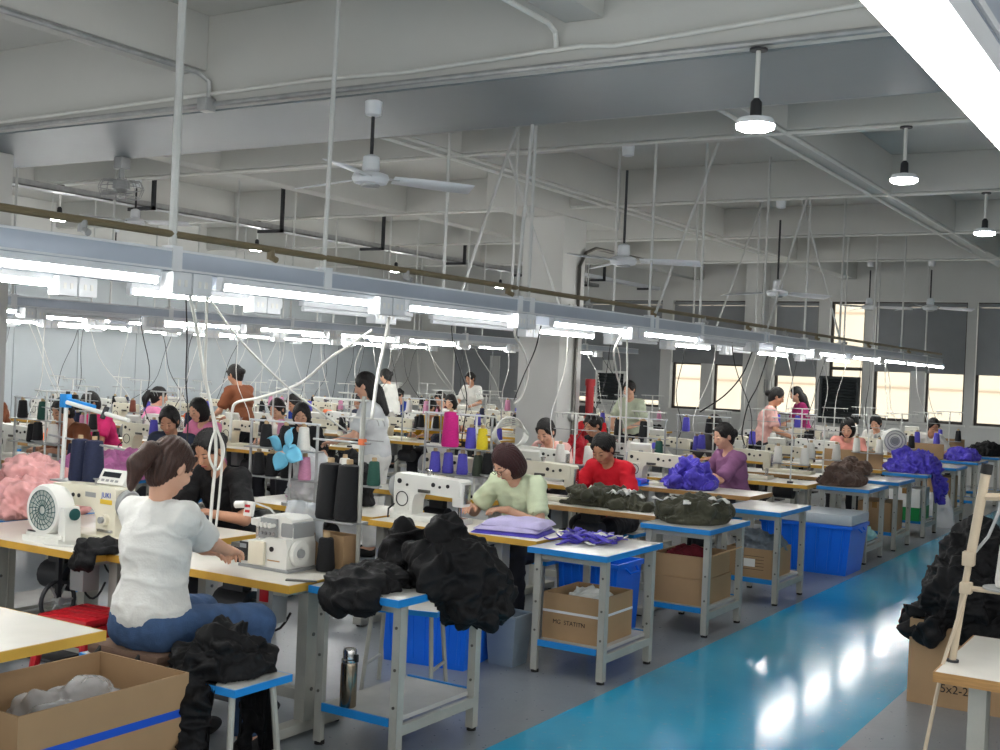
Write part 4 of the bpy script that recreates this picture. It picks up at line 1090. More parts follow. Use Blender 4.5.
    v.ell(P+.035*up(lean*.4), (.166, .126, .13), Rt, k=.03); v.ell(wst, (.145, .112, .14), Rl, k=.05); v.ell(chest, (.157, .116, .165), Rl, k=.05)
    v.cap(shs[0], shs[1], .056, .056, k=.05)
    zc = pz-.03
    v.plane((0, 0, zc), (0, 0, -1))
    for i in (0, 1):
        sh, el, wr = arms[i]; e = nrm(el-sh)
        if long_sleeve:
            v.cap(sh, el, .06, .05, k=.03); v.cap(el, wr, .048, .036, k=.02, cut=(wr-nrm(wr-el)*.02, nrm(wr-el)))
        else:
            v.cap(sh, el, .052, .056, k=.02, cut=(sh+(el-sh)*sleeve, e))
    v.cap(nb+.01*up(lean)+.03*up(lean+math.pi/2), nb+.12*neck_dir+.05*up(lean+math.pi/2), .062, .085, k=.004, op='s')
    V, Q = v.nets(); V = relax(V, Q, 1, .5); N = normals(V, Q)
    D = V-chest
    dsp = fold*np.clip(creases(V, seed, 1.15)+1.6, 0, 4)*.75
    dsp = dsp*np.clip((V[:, 2]-zc)/.05, .15, 1)
    V = V+N*dsp[:, None]
    so = mk('shirt', vq_mesh('shirt', V, Q, shirt), t)
    if trim:
        for i in (0, 1):
            sh, el, wr = arms[i]; c = sh+(el-sh)*sleeve; e = nrm(el-sh)
            MB().cyl(c-e*.006, c+e*.008, .0585, n=18).build('cuff', trim, so)
    if print_:
        R = Rt @ rx3(math.pi/2-lean+.06)
        c = chest+Rl @ np.array((.0, .128, -.03))
        for q, (dx, dz, w_) in enumerate(((-.04, .03, .012), (-.02, .03, .012), (0, .03, .01), (.022, .03, .014), (.045, .03, .012), (-.03, 0, .02), (.02, .002, .018))):
            MB().box(c+Rl @ np.array((dx, .004-abs(dx)*.12, dz)), (w_, .012, .014 if q < 5 else .02), Matrix([list(r) for r in Rl])).build('print', print_, so)
    # ---------------- trousers
    v = Vox(lo, hi, hb)
    v.ell(P, (.172, .13, .115), Rt, k=.03)
    for i in (0, 1):
        v.cap(hips[i], kn[i], .096, .072, k=.03); v.cap(kn[i], an[i], .07, .062, k=.03)
    v.plane((0, 0, .1), (0, 0, -1)); v.plane((0, 0, pz+.12), (0, 0, 1))
    V, Q = v.nets(); V = relax(V, Q, 1, .5); N = normals(V, Q)
    dsp = .0045*np.clip(creases(V, seed+5, 1.3)+1.6, 0, 4)
    V = V+N*dsp[:, None]; 
    if not standing: V[:, 2] = np.where((V[:, 1] < .2) & (V[:, 2] < seat+.001), np.maximum(V[:, 2], np.minimum(seat, V[:, 2]+.05)), V[:, 2])
    mk('trousers', vq_mesh('trousers', V, Q, pants), t)
    for i in (0, 1):
        v = Vox(an[i]-.14, an[i]+.24, .008); v.ell(an[i]+np.array((0, .055, -.045)), (.045, .125, .045), k=.01); v.plane((0, 0, 0.0), (0, 0, -1)); v.plane((0, 0, .075), (0, 0, 1))
        V, Q = v.nets(); mk('shoe', vq_mesh('shoe', V, Q, 'black_rubber'), t)
    # ---------------- hair
    v = Vox(hc-.32, hc+.26, h*.9)
    v.ell(H(0, -.018, .034), (.080, .097, .094), Rh, k=.01)
    if hair == 'bob':
        v.ell(H(0, -.025, -.025), (.094, .092, .125), Rh, k=.02)
        v.plane(H(0, 0, -.125), Rh @ np.array((0, .15, -1)))
    if hair in ('long',):
        v.ell(H(0, -.055, -.06), (.09, .062, .15), Rh, k=.02); v.cap(H(0, -.085, -.08), H(0, -.1, -.28), .062, .035, k=.03)
    if hair == 'short':
        v.ell(H(0, -.035, -.01), (.082, .078, .095), Rh, k=.02); v.ell(H(0, -.05, -.055), (.058, .04, .055), Rh, k=.02)
    if hair in ('pony', 'bun'):
        v.ell(H(0, -.045, .0), (.079, .068, .085), Rh, k=.02); v.ell(H(0, -.05, -.05), (.058, .04, .06), Rh, k=.02)
    # leave the face and neck free
    v.ell(H(0, .124, -.008), (.067 if hair != 'bob' else .057, .085, .11 if hair != 'bob' else .085), Rh, k=.01, op='s')
    if hair != 'bob' and hair != 'long':
        v.ell(H(0, .075, -.135), (.12, .1, .1), Rh, k=.012, op='s')
    if hair == 'pony':
        v.cap(H(0, -.1, .03), H(0, -.135, .015), .028, .034, k=.012); v.cap(H(0, -.135, .015), H(0, -.16, -.06), .037, .043, k=.015); v.cap(H(0, -.16, -.06), H(0, -.145, -.155), .042, .018, k=.015)
    if hair == 'bun':
        v.ell(H(0, -.125, -.01), (.042, .038, .042), Rh, k=.012)
    if hair in ('bun', 'pony', 'short'):
        for s in (-1, 1): v.cap(H(s*.055, .055, .07), H(s*.075, .03, .0), .01, .006, k=.01)
    V, Q = v.nets(); V = relax(V, Q, 1, .5); N = normals(V, Q); Ln = (V-hc) @ Rh
    a = np.arctan2(Ln[:, 0], -Ln[:, 1]+.02)
    V = V+N*(.0022*np.sin(a*34+5*fbm(V*14, seed, 2))+.003*fbm(V*22, seed+2, 2))[:, None]
    ho = mk('hair', vq_mesh('hair', V, Q, hair_m), t)
    if hair == 'pony':
        R = Matrix([list(r) for r in Rh])
        MB().lathe([(.024, -.012), (.035, -.008), (.035, .008), (.024, .012)], H(0, -.125, .02), 14, R @ rotm(rx=1.9)).build('hair_tie', 'black_rubber', ho)
    if face:
        R = Matrix([list(r) for r in Rh])
        for s in (-1, 1):
            MB().tube([H(s*.017, .086, .029), H(s*.032, .085, .034), H(s*.047, .074, .029)], [.0022, .003, .0015], 6).build('eyebrow', hair_m, t)
            MB().tube([H(s*.02, .0865, .009), H(s*.031, .089, .006), H(s*.043, .081, .008)], [.0018, .003, .0018], 6).build('eye', 'eye_dark', t)
        MB().tube([H(-.021, .083, -.0565), H(-.008, .0895, -.055), H(0, .0895, -.0565), H(.008, .0895, -.055), H(.021, .083, -.0565)], [.002, .0045, .004, .0045, .002], 6).build('lips', 'lips', t)
    if glasses:
        gl = MB()
        for s in (-1, 1):
            gl.tube([H(s*.032+.021*math.cos(w*math.pi/8), .103, .008+.017*math.sin(w*math.pi/8)) for w in range(17)], .0018, 5)
            gl.tube([H(s*.053, .101, .012), H(s*.074, .05, .012), H(s*.08, -.01, .005)], .002, 5)
        gl.tube([H(-.011, .104, .01), H(0, .107, .013), H(.011, .104, .01)], .0018, 5)
        gl.build('glasses', 'black_plastic', t)
    return t
def seat_person(t, loc, rz):
    t.location = loc; t.rotation_euler = (0, 0, rz)
# ================================================================== placing: the two lines next to the aisle
PI = math.pi
AX, BXC = -3.985, -5.215           # table centres of the aisle line and the line behind it
rnd = random.Random(11)
def put_cone(c, loc, where, big=False):
    P_ = BIGCONE if big else CONE
    nm = {'navy': 'dark navy', 'olive': 'dark olive'}.get(c, c)
    return P_[c].put(loc, rnd.uniform(0, 6), '%s%s thread cone %s' % ('tall ' if big else '', nm, where), '%s thread cones %s' % (nm, where))
def stand_with_cones(x, y, rz, cols, where, z=Z_TAB):
    STAND.put((x, y, z), rz, 'white thread stand with a cross arm %s' % where, 'thread stands %s' % where)
    for s, c in zip((-1, 1), cols):
        if c: put_cone(c, (x+s*.13*math.cos(rz), y+s*.13*math.sin(rz), z+.191), where)
MACH = []; TABS = []
def station(x, y, op, where, table=None, machine=None, cols=('white', 'black'), mx=-.12, stand=True, stool=True):
    """y: table centre; op +1 = operator on the far (+y) side"""
    rz = PI if op > 0 else 0; TABS.append((x, y))
    (table or TAB_Y).put((x, y, 0), rz, 'white sewing table with a %s edge %s' % ('wooden' if table is TAB_W else 'yellow', where), ('wood edged' if table is TAB_W else 'yellow edged')+' tables '+where)
    if machine: MACH.append((x+mx+.1*op, y+.03*op, where)); machine.put((x+mx, y+.03*op, Z_TAB), rz, 'cream industrial sewing machine %s' % where, 'sewing machines '+where)
    if stand: stand_with_cones(x+(.42 if op > 0 else .4), y-.2*op, rnd.uniform(-.2, .2), cols, where)

# ---- front station: overlock machine and the white-shirted worker
TAB_Y.put((-4.042, 4.16, 0), 0, 'yellow edged sewing table carrying the overlock machine')
OVER.put((-3.80, 4.2, Z_TAB), 0, 'white overlock machine with four tension knobs and a side handwheel')
ts = thing('thread_stand', 'steel thread stand holding two tall black cones behind the overlock machine', 'thread stand', (-3.475, 4.4, Z_TAB))
MB().cyl((0, 0, 0), (0, 0, .02), .028, n=14).build('base', 'dark_iron', ts)
MB().cyl((0, 0, .018), (0, 0, .82), .011, n=10).build('pole', 'steel_grey', ts)
MB().span((-.24, -.06, .215), (.01, .06, .225), .003).build('spool_tray', 'galvanized', ts)
MB().tube([(-.3, 0, .6), (.05, 0, .6)], .006, 6).build('guide_arm', 'galvanized', ts)
MB().span((-.016, -.014, .59), (.016, .014, .62), .004).build('clamp', 'cloth_orange', ts)
MB().tube([(-.3, 0, .8), (.03, 0, .8)], .006, 6).build('top_arm', 'pvc_white', ts)
for x in (-.185, -.07): put_cone('black', (-3.475+x, 4.4, Z_TAB+.226), 'on the stand behind the overlock machine', True)
put_cone('black', (-3.56, 4.27, Z_TAB+.001), 'standing on the table beside the overlock machine')
carton('small open carton behind the overlock machine', (-3.64, 4.385, Z_TAB+.001), (.26, .1, .16))
# crumpled clear bag leaning behind the machine
def sheet_bag(label, loc, w, h, rz, seed, m='plastic_bag', lean=.15):
    rn = np.random.RandomState(seed); g = MB()
    def fn(u, v):
        p = np.array([[u*2.2, v*2.6, seed*1.7]])
        a = float(fbm(p*2, seed, 3)[0]); b_ = float(fbm(p*2+9, seed+4, 3)[0])
        return Vector(((u-.5)*w*(1-.15*v)+.02*a, .05*b_+lean*v*h+.012*math.sin(u*9+v*5), v*h+.015*a*v))
    g.grid(fn, 22, 20)
    o = g.build('plastic_bag', m, smooth=True); o.location = loc; o.rotation_euler = (0, 0, rz)
    sm = o.modifiers.new('thick', 'SOLIDIFY'); sm.thickness = .0015
    return tag(o, label, 'bag')
sheet_bag('clear crumpled plastic bag standing behind the overlock machine', (-3.76, 4.34, Z_TAB), .26, .3, .1, 3, 'plastic_sheet', lean=.02)
tr_ = thing('scissors', 'steel thread snips lying at the table end beside the black garments', 'scissors', (-3.46, 3.99, Z_TAB), .5)
MB().prism([(-.07, -.006), (.02, -.008), (.07, .0), (.02, .004), (-.07, .004)], 0.001, .008, 'z').build('blade', 'steel_dark', tr_)
MB().prism([(-.07, .012), (.02, .006), (.065, .003), (.02, .014), (-.07, .02)], 0.001, .008, 'z').build('blade', 'steel_dark', tr_)

def bench(label, loc, lx, ly, z):
    t = thing('work_bench', label, 'bench', loc)
    MB().span((-lx/2+.007, -ly/2+.007, z-.026), (lx/2-.007, ly/2-.007, z), .003).build('seat', 'laminate_grey', t)
    eb = MB()
    for s in (-1, 1): eb.span((-lx/2, s*ly/2, z-.03), (lx/2, s*(ly/2-.008), z-.0015)); eb.span((s*lx/2, -ly/2+.008, z-.03), (s*(lx/2-.008), ly/2-.008, z-.0015))
    eb.build('edge_band', 'edge_blue', t)
    for sx in (-1, 1):
        for sy in (-1, 1): MB().tube([(sx*(lx/2-.06), sy*(ly/2-.05), z-.028), (sx*(lx/2-.03), sy*(ly/2-.015), 0)], .013, 8).build('leg', 'steel_grey', t)
    for s in (-1, 1): MB().tube([(s*(lx/2-.035), -ly/2+.03, .15), (s*(lx/2-.035), ly/2-.03, .15)], .01, 6).build('stretcher', 'steel_grey', t)
    return t
bench('low work bench with blue edges under the worker in the white T-shirt', (-3.56, 3.41, 0), .88, .32, .455)
cu = thing('seat_cushion', 'flat brown cushion tied on the blue edged bench', 'cushion', (-3.76, 3.41, .455))
MB().span((-.21, -.15, 0), (.21, .15, .05), .02).build('pad', 'cushion_brown', cu)
for x in (-.13, .1): MB().tube([(x, -.14, .035), (x+.005, -.168, .015), (x+.012, -.172, -.06)], .012, 6).build('strap', 'black_rubber', cu)
p1 = person('person', 'worker in a white T-shirt and jeans with a brown ponytail, seated at the overlock machine', seat=.505, lean=3, head_pitch=28, head_yaw=-2, torso_yaw=0,
            hands=((-.2, .5, .81), (-.06, .52, .81)), hair='pony', shirt='cloth_white', pants='jeans', hair_m='hair_brown', sleeve=.78, h=.0062, seed=3, knees=((-.12, .40, .56), (.2, .40, .56)))
seat_person(p1, (-3.735, 3.385, 0), 0)
hm = heap_mesh('garment_pile', .19, .2, .15, 21, 'cloth_black', 8, .014, 30, overhang=(-.1, -.22, .44), foot=(-.7, .22, -.18, .14))
tag(mk('garment_pile', hm, None, (-3.34, 3.43, .46)), 'black garments draped over the end of the blue edged bench', 'clothes')

tag(mk('garment_pile', heap_mesh('garment_pile', .16, .1, .05, 23, 'cloth_black', 5, .01, 30, overhang=(.03, .14, .43), foot=(-.6, .3, -.5, .085)), None, (-3.34, 3.485, .46)), 'black cloth hanging down behind the end of the bench', 'clothes')

# ---- side table with the black garments
SIDE.put((-3.178, 4.37, 0), 0, 'blue edged side table heaped with black garments').scale = (.92, 1, 1)
tag(mk('garment_pile', heap_mesh('garment_pile', .24, .25, .3, 5, 'cloth_black', 12, .013, 26, overhang=(.25, -.03, .12), foot=(-.45, .062, -.6, .3)), None, (-2.99, 4.47, .711)), 'tall heap of black garments on the blue edged side table', 'clothes')
tag(mk('garment_pile', heap_mesh('garment_pile', .15, .17, .26, 6, 'cloth_black', 9, .012, 28), None, (-3.27, 4.55, .711)), 'smaller peak of black garments behind the tall heap on the side table', 'clothes')
tag(mk('garment_pile', heap_mesh('garment_pile', .17, .21, .09, 9, 'cloth_black', 7, .012, 30, overhang=(.0, -.22, .05), foot=(-.24, .3, -.17, .6)), None, (-3.2, 4.18, .711)), 'crumpled black garment hanging over the front edge of the side table', 'clothes')
th = thing('vacuum_flask', 'brushed steel vacuum flask on the lower shelf of the side table', 'flask', (-3.25, 4.09, .186))
MB().lathe([(.034, 0), (.037, .004), (.037, .185), (.034, .195)], n=24).build('body', 'steel_bottle', th)
MB().lathe([(.034, .195), (.036, .2), (.036, .208), (.03, .213)], n=24).build('collar', 'chrome', th)
MB().lathe([(.03, .21), (.031, .245), (.027, .255), (.01, .257)], n=24).build('cap', 'chrome', th)
MB().span((.03, -.008, .2), (.045, .008, .235), .003).build('latch', 'black_plastic', th)

# ---- table with the small fan and the marked machine
TAB_Y.put((BXC, 4.07, 0), 0, 'yellow edged sewing table carrying the small round fan')
JUKI_M.put((-5.05, 4.15, Z_TAB), 0, 'cream sewing machine with blue lettering and a control panel beside the round fan')
fa = thing('desk_fan', 'white round desk fan with a teal grille on the sewing table', 'fan', (-5.07, 3.93, Z_TAB))
MB().prism([(-.15, -.07), (.13, -.07), (.15, -.03), (.15, .06), (-.15, .06), (-.16, 0)], 0, .03, 'z').span((-.14, -.06, .028), (.14, .05, .05), .012).build('base', 'white_enamel', fa)
MB().prism([(.1, 0.02), (.155, .02), (.15, .15), (.135, .19), (.115, .19), (.105, .15), (.1, .07)], -.05, .045, 'y').build('bracket', 'white_enamel', fa)
hd_ = MB().lathe([(.02, .075), (.085, .07), (.118, .045), (.13, 0), (.13, -.045), (.122, -.06), (.102, -.06), (.1, -.05)], (-.015, 0, .165), 32, rotm(rx=PI/2+PI)).build('head', 'white_enamel', fa)
hd_.rotation_euler = (0, 0, 0)
gr = MB()
cx, cz = -.015, .165
for k in range(20):
    w = k*2*PI/20; gr.tube([(cx+.02*math.cos(w), -.06, cz+.02*math.sin(w)), (cx+.06*math.cos(w+.15), -.066, cz+.06*math.sin(w+.15)), (cx+.1*math.cos(w+.3), -.058, cz+.1*math.sin(w+.3))], .0022, 4)
for r in (.1, .075, .05, .025): gr.tube([(cx+r*math.cos(q*PI/16), -.0615, cz+r*math.sin(q*PI/16)) for q in range(33)], .0022, 4)
gr.build('grille', 'fan_teal', fa)
MB().cyl((cx, -.03, cz), (cx, -.034, cz), .1, n=32).build('impeller_disc', 'fan_teal', fa)
MB().cyl((.155, 0, .155), (.165, 0, .155), .03, n=20).build('pivot_cap', 'fan_teal', fa)
MB().span((-.12, -.065, .05), (-.06, -.045, .056), .002).build('switch', 'display_dark', fa)
tag(MB().tube([(-5.1, 3.88, Z_TAB+.005), (-5.0, 3.83, Z_TAB+.005), (-4.9, 3.86, Z_TAB+.005), (-4.82, 3.9, Z_TAB+.005), (-4.72, 3.84, Z_TAB+.005)], .005, 6).build('fan_cord', 'cable_white'), 'white cord of the round fan lying on the table', 'cord')
hm = heap_mesh('garment_pile', .13, .1, .04, 31, 'cloth_black', 6, .008, 34, overhang=(0, -.1, .06), foot=(-.3, .3, -.09, .5))
tag(mk('garment_pile', hm, None, (-4.66, 3.88, Z_TAB+.005)), 'black cloth hanging over the front edge between two sewing tables', 'clothes')
# blue bracketed thread stand with two navy cones
ts = thing('thread_stand', 'thread stand with a blue bracket and white arms holding two navy cones', 'thread stand', (-5.5, 4.3, Z_TAB))
MB().cyl((0, 0, 0), (0, 0, .02), .028, n=14).build('base', 'dark_iron', ts)
MB().cyl((0, 0, .015), (.02, 0, .7), .012, n=10).build('pole', 'pvc_white', ts)
br = MB().box((.12, 0, .685), (.26, .03, .035), rotm(0, .13, 0), .004).build('bracket', 'bracket_blue', ts)
MB().span((-.015, -.02, .66), (.04, .02, .735), .004).build('clamp', 'bracket_blue', ts)
MB().cyl((.03, 0, .735), (.03, 0, .75), .012, n=10).build('knob', 'black_plastic', ts)
MB().cyl((.05, -.02, .69), (.55, -.02, .62), .012, n=10).build('arm', 'pvc_white', ts)
MB().cyl((.36, -.035, .62), (.36, -.005, .68), .014, n=10).build('arm_clamp', 'dark_iron', ts)
MB().tube([(-.12, 0, .5), (.5, 0, .46)], .006, 6).build('guide_bar', 'galvanized', ts)
MB().span((-.02, -.06, .255), (.33, .06, .265), .003).build('spool_tray', 'galvanized', ts)
for x in (.12, .235): put_cone('navy', (-5.47+x, 4.3, Z_TAB+.266), 'on the blue bracketed thread stand', True).scale = (.86, .86, .86)
SIDE.put((-6.15, 4.62, 0), 0, 'blue edged side table under the pink garments')
tag(mk('garment_pile', heap_mesh('garment_pile', .36, .4, .32, 15, 'cloth_pink', 14, .016, 34), None, (-6.13, 4.6, .712)), 'large heap of dusty pink garments behind the round fan', 'clothes')
st = thing('plastic_stool', 'red plastic stool beside the blue edged bench', 'stool', (-4.66, 3.82, 0), .1)
MB().span((-.16, -.16, .4), (.16, .16, .44), .02).build('seat', 'red_plastic', st)
for k in range(5): MB().span((-.13, -.12+k*.06-.008, .4385), (.13, -.12+k*.06+.008, .4425)).build('seat_rib', 'red_plastic', st)
for sx in (-1, 1):
    for sy in (-1, 1): MB().tube([(sx*.135, sy*.135, .41), (sx*.18, sy*.18, 0)], [.028, .02], 8).build('leg', 'red_plastic', st)
    MB().span((sx*.15-.012, -.15, .31), (sx*.15+.012, .15, .40), .004).build('skirt', 'red_plastic', st)
    MB().span((-.15, sx*.15-.012, .31), (.15, sx*.15+.012, .40), .004).build('skirt', 'red_plastic', st)
# pedal-and-wheel gear seen below the fan table
bw = thing('bobbin_wheel', 'spoked metal wheel mounted under the fan table', 'wheel', (-5.04, 3.95, .42))
MB().tube([(0, .1*math.cos(q*PI/12), .1*math.sin(q*PI/12)) for q in range(25)], .012, 6).build('rim', 'dark_iron', bw)
for k in range(6): MB().cyl((0, 0, 0), (0, .095*math.cos(k*PI/3), .095*math.sin(k*PI/3)), .006, n=6).build('spoke', 'galvanized', bw)
MB().cyl((-.03, 0, 0), (.03, 0, 0), .02, n=10).build('hub', 'galvanized', bw)
MB().span((-.012, -.012, .0), (.012, .012, .265)).build('hanger', 'dark_iron', bw)

# ---- near corner: white table, big carton with bag, second carton
TAB_I.put((-3.94, 2.54, 0), 0, 'yellow edged table corner above the big open carton')
carton('big open carton with a blue tape line beside the bench', (-3.56, 2.83, 0), (.5, .74, .5), 0, tape=('tape_blue', .34, .03))
v = Vox((-.22, -.3, -.05), (.22, .3, .3), .009)
rb = random.Random(5)
for k in range(9): v.ell((rb.uniform(-.1, .1), rb.uniform(-.17, .17), rb.uniform(.02, .12)), (rb.uniform(.06, .1), rb.uniform(.06, .12), rb.uniform(.05, .1)), np.array(rotm(rb.uniform(-1, 1), rb.uniform(-1, 1), rb.uniform(0, 3))), k=.02)
V, Q = v.nets(); N = normals(V, Q); V = V+N*(.02*np.abs(fbm(V*14, 4, 3))+.006*np.sin(V[:, 0]*60+V[:, 2]*80))[:, None]
bg = mk('plastic_bag', vq_mesh('plastic_bag', V, Q, 'plastic_bag'), None, (-3.6, 2.86, .29)); tag(bg, 'clear plastic bag of trimmings inside the big open carton', 'bag')
tag(mk('garment_pile', heap_mesh('garment_pile', .2, .32, .16, 44, 'trimmings', 9, .015, 30), None, (-3.56, 2.83, .14)), 'pale cloth pieces filling the big open carton', 'clothes')
carton('smaller open carton in front of the big carton', (-3.66, 2.2, 0), (.36, .42, .46), 0, flaps=(('+y', .25, .1),))
tag(mk('thread_ball', heap_mesh('thread_ball', .07, .07, .07, 8, 'cloth_white', 5, .006, 90), None, (-3.62, 2.3, .36)), 'white roll of tape inside the smaller open carton', 'roll')
tag(mk('garment_pile', heap_mesh('garment_pile', .14, .17, .2, 58, 'cloth_white', 6, .01, 40), None, (-3.66, 2.2, .15)), 'white cloth pieces in the smaller open carton', 'clothes')

# ---- second worker behind the fan table
TAB_Y.put((BXC+.02, 4.66, 0), PI, 'yellow edged sewing table of the worker in black')
p2 = person('person', 'worker in a black T-shirt looking down beside the hanging white cables', seat=.47, lean=20, head_pitch=34, head_yaw=8, hands=((-.16, .42, .8), (.1, .44, .8)), hair='bun', shirt='cloth_black', skin='skin_tan', h=.0066, seed=8, sleeve=.75)
seat_person(p2, (-5.13, 5.3, 0), PI)
STOOL.put((-5.12, 5.32, 0), 0, 'blue edged stool under the worker in black beside the white cables')
tag(mk('garment_pile', heap_mesh('garment_pile', .24, .18, .12, 61, 'cloth_navy', 8, .012, 36), None, (-5.0, 4.72, Z_TAB)), 'dark navy garments in front of the worker in black', 'clothes')

# ---- the green-shirted worker
TAB_I.put((AX+.03, 6.15, 0), PI, 'yellow edged sewing table of the worker in pale green')
LOCK2.put((-4.26, 6.12, Z_TAB), PI, 'cream sewing machine before the worker in the pale green T-shirt')
mat('cloth_mintgreen', (218, 230, 196), .85, var=.06, scale=10, bump=.2, bscale=120)
p3 = person('person', 'worker with a dark bob and glasses in a pale green printed T-shirt', seat=.46, lean=27, head_pitch=44, head_yaw=-22, hands=((-.08, .42, .8), (.22, .42, .8)), hair='bob', shirt='cloth_mintgreen', hair_m='hair_reddish', glasses=True, print_='ink_black', h=.0066, seed=14, sleeve=.72)
seat_person(p3, (-3.97, 6.86, 0), PI)
STOOL.put((-3.97, 6.88, 0), 0, 'blue edged stool under the worker in pale green')
def cloth_stack(label, loc, size, cols, seed, rz=0):
    """folded layers, one piece of cloth each"""
    w, d, h = size; n = len(cols); rs = random.Random(seed); z = 0
    t = thing('folded_cloth', label, 'clothes', loc, rz)
    for i, c in enumerate(cols):
        hh = h/n*rs.uniform(.8, 1.2); g = MB(); ox, oy = rs.uniform(-.02, .02), rs.uniform(-.02, .02)
        nu, nv = 18, 14
        def top(u, v, z=z, hh=hh, i=i, ox=ox, oy=oy):
            e = min(u, 1-u, v, 1-v); r = min(1, e/.08)**.5
            n_ = float(fbm(np.array([[u*4+i*3, v*4, seed]]), seed, 3)[0])
            return Vector(((u-.5)*w*(1-.06*i)+ox, (v-.5)*d*(1-.05*i)+oy, z+hh*(.15+.85*r)+.012*n_*r))
        g.grid(top, nu, nv)
        g.span((-w/2*(1-.06*i)+ox, -d/2*(1-.05*i)+oy, z), (w/2*(1-.06*i)+ox, d/2*(1-.05*i)+oy, z+hh*.2))
        g.build('layer', c, t, smooth=True); z += hh*.85
    return t
cloth_stack('folded white and purple garments at the end of the green-shirted worker\'s table', (-3.62, 6.1, Z_TAB), (.42, .34, .09), ['cloth_purple', 'cloth_lilac', 'cloth_lilac'], 4, .2)
SIDE.put((-3.075, 6.1, 0), 0, 'blue edged side table with flat purple straps and a taped carton below')
def straps(label, loc, n, m, spread, seed, length=.3, z=0.006, tan=False):
    rs = random.Random(seed); t = thing('fabric_straps', label, 'clothes', loc)
    for i in range(n):
        a = rs.uniform(-.5, .5)+(PI/2 if rs.random() < .3 else 0); x, y = rs.uniform(-spread[0], spread[0]), rs.uniform(-spread[1], spread[1])
        L = length*rs.uniform(.5, 1); w = rs.uniform(.012, .026); k = rs.uniform(-1.2, 1.2); g = MB(); q = 9; zz = z+rs.uniform(0, .03)
        vs = []
        for j in range(q):
            u = j/(q-1)-.5; an = a+k*u
            c = Vector((x+L*u*math.cos(a)-k*L*u*u*.4*math.sin(a), y+L*u*math.sin(a)+k*L*u*u*.4*math.cos(a), zz+.012*math.sin(j*1.3+i)))
            nn = Vector((-math.sin(an), math.cos(an), .3*math.sin(j+i)))*w
            vs += [c-nn, c+nn, c+nn+Vector((0, 0, .006)), c-nn+Vector((0, 0, .006))]
        fs = []
        for j in range(q-1):
            for e in range(4): fs.append((j*4+e, j*4+(e+1) % 4, j*4+4+(e+1) % 4, j*4+4+e))
        fs += [(3, 2, 1, 0), tuple((q-1)*4+e for e in range(4))]
        g._add(vs, fs); g.build('strap', m if rs.random() > .12 else 'cloth_white', t, smooth=True)
    return t
straps('purple fabric straps spread over the blue edged side table', (-3.2, 6.2, .71), 26, 'cloth_purple', (.13, .2), 6)
carton('open carton with a white tape band on the side table shelf below the purple straps', (-3.1, 6.07, .186), (.36, .42, .26), 0, tape=('tape_white', .15, .014), marks=[('MG  STATITN', .034, (-.01, .1), '-y')])
tag(mk('garment_pile', heap_mesh('garment_pile', .13, .16, .1, 71, 'cloth_white', 6, .01, 40), None, (-3.1, 6.07, .36)), 'cream cloth pieces in the carton with the white tape band', 'clothes')
crate('blue storage bin on the floor under the sewing table of the worker in pale green', (-3.86, 5.66, 0), (.56, .38, .42), .15, lid=False)
tag(mk('garment_pile', heap_mesh('garment_pile', .2, .13, .16, 74, 'cloth_navy', 6, .01, 40), None, (-3.86, 5.66, .3)), 'dark cloth in the blue bin before the green-shirted worker', 'clothes')
crate('deep blue storage bin on the floor behind the table of purple straps', (-3.43, 6.86, 0), (.42, .36, .5), 0, lid=False)
STOOL.put((-3.62, 5.02, 0), .3, 'empty blue edged stool standing behind the black garments')
tb = thing('waste_bin', 'grey tapered waste bin on the floor beside the side table', 'bin', (-3.5, 5.86, 0))
b = MB(); prof = [(.09, 0), (.115, .29), (.112, .29), (.088, .006)]
b.lathe(prof, n=4, rot=rotm(0, 0, PI/4)); b.build('body', 'bucket_grey', tb, smooth=False)
rmb = MB()
for s in (-1, 1): rmb.span((-.088, s*.088, .275), (.088, s*.076, .295), .003); rmb.span((s*.088, -.076, .275), (s*.076, .076, .295), .003)
rmb.build('rim', 'bucket_grey', tb)
tb.scale = (1.25, 1.25, 1.0)

# ---- the red-shirted worker
TAB_W.put((AX-.0, 7.85, 0), PI, 'wood edged sewing table of the worker in red')
LOCK.put((-4.42, 7.85, Z_TAB), PI, 'cream sewing machine before the worker in the red T-shirt')
mat('tee_red', (214, 22, 44), .85, var=.08, scale=10, bump=.2, bscale=120)
p4 = person('person', 'worker in a red T-shirt with tied black hair sewing olive cloth', seat=.46, lean=24, head_pitch=38, head_yaw=-6, hands=((-.1, .42, .8), (.16, .4, .8)), hair='bun', shirt='tee_red', skin='skin_tan', h=.007, seed=22, sleeve=.75)
seat_person(p4, (-4.12, 8.5, 0), PI)
STOOL.put((-4.12, 8.52, 0), 0, 'blue edged stool under the worker in red sewing olive cloth')
tag(mk('garment_pile', heap_mesh('garment_pile', .42, .17, .12, 81, 'cloth_olive', 12, .014, 34), None, (-3.86, 7.83, Z_TAB)), 'olive garments spread on the wood edged table before the worker in red', 'clothes')
straps('white drawstrings on the olive garments before the worker in red', (-3.72, 7.8, Z_TAB+.09), 8, 'cloth_white', (.12, .08), 16, .16)
SIDE.put((-3.08, 7.6, 0), 0, 'blue edged side table carrying a bulky olive pile')
tag(mk('garment_pile', heap_mesh('garment_pile', .26, .33, .21, 83, 'cloth_olive', 12, .016, 30), None, (-3.1, 7.62, .712)), 'bulky olive garment pile on a blue edged side table', 'clothes')
straps('white cords lying over the bulky olive pile', (-3.1, 7.52, .83), 9, 'cloth_white', (.18, .12), 26, .2)
carton('lower open carton on the shelf under the bulky olive pile', (-3.1, 7.6, .186), (.38, .5, .17), 0)
carton('upper open carton with raised flaps stuffed with maroon cloth', (-3.1, 7.6, .357), (.37, .48, .15), .03, flaps=(('+x', 1.2, .1),))
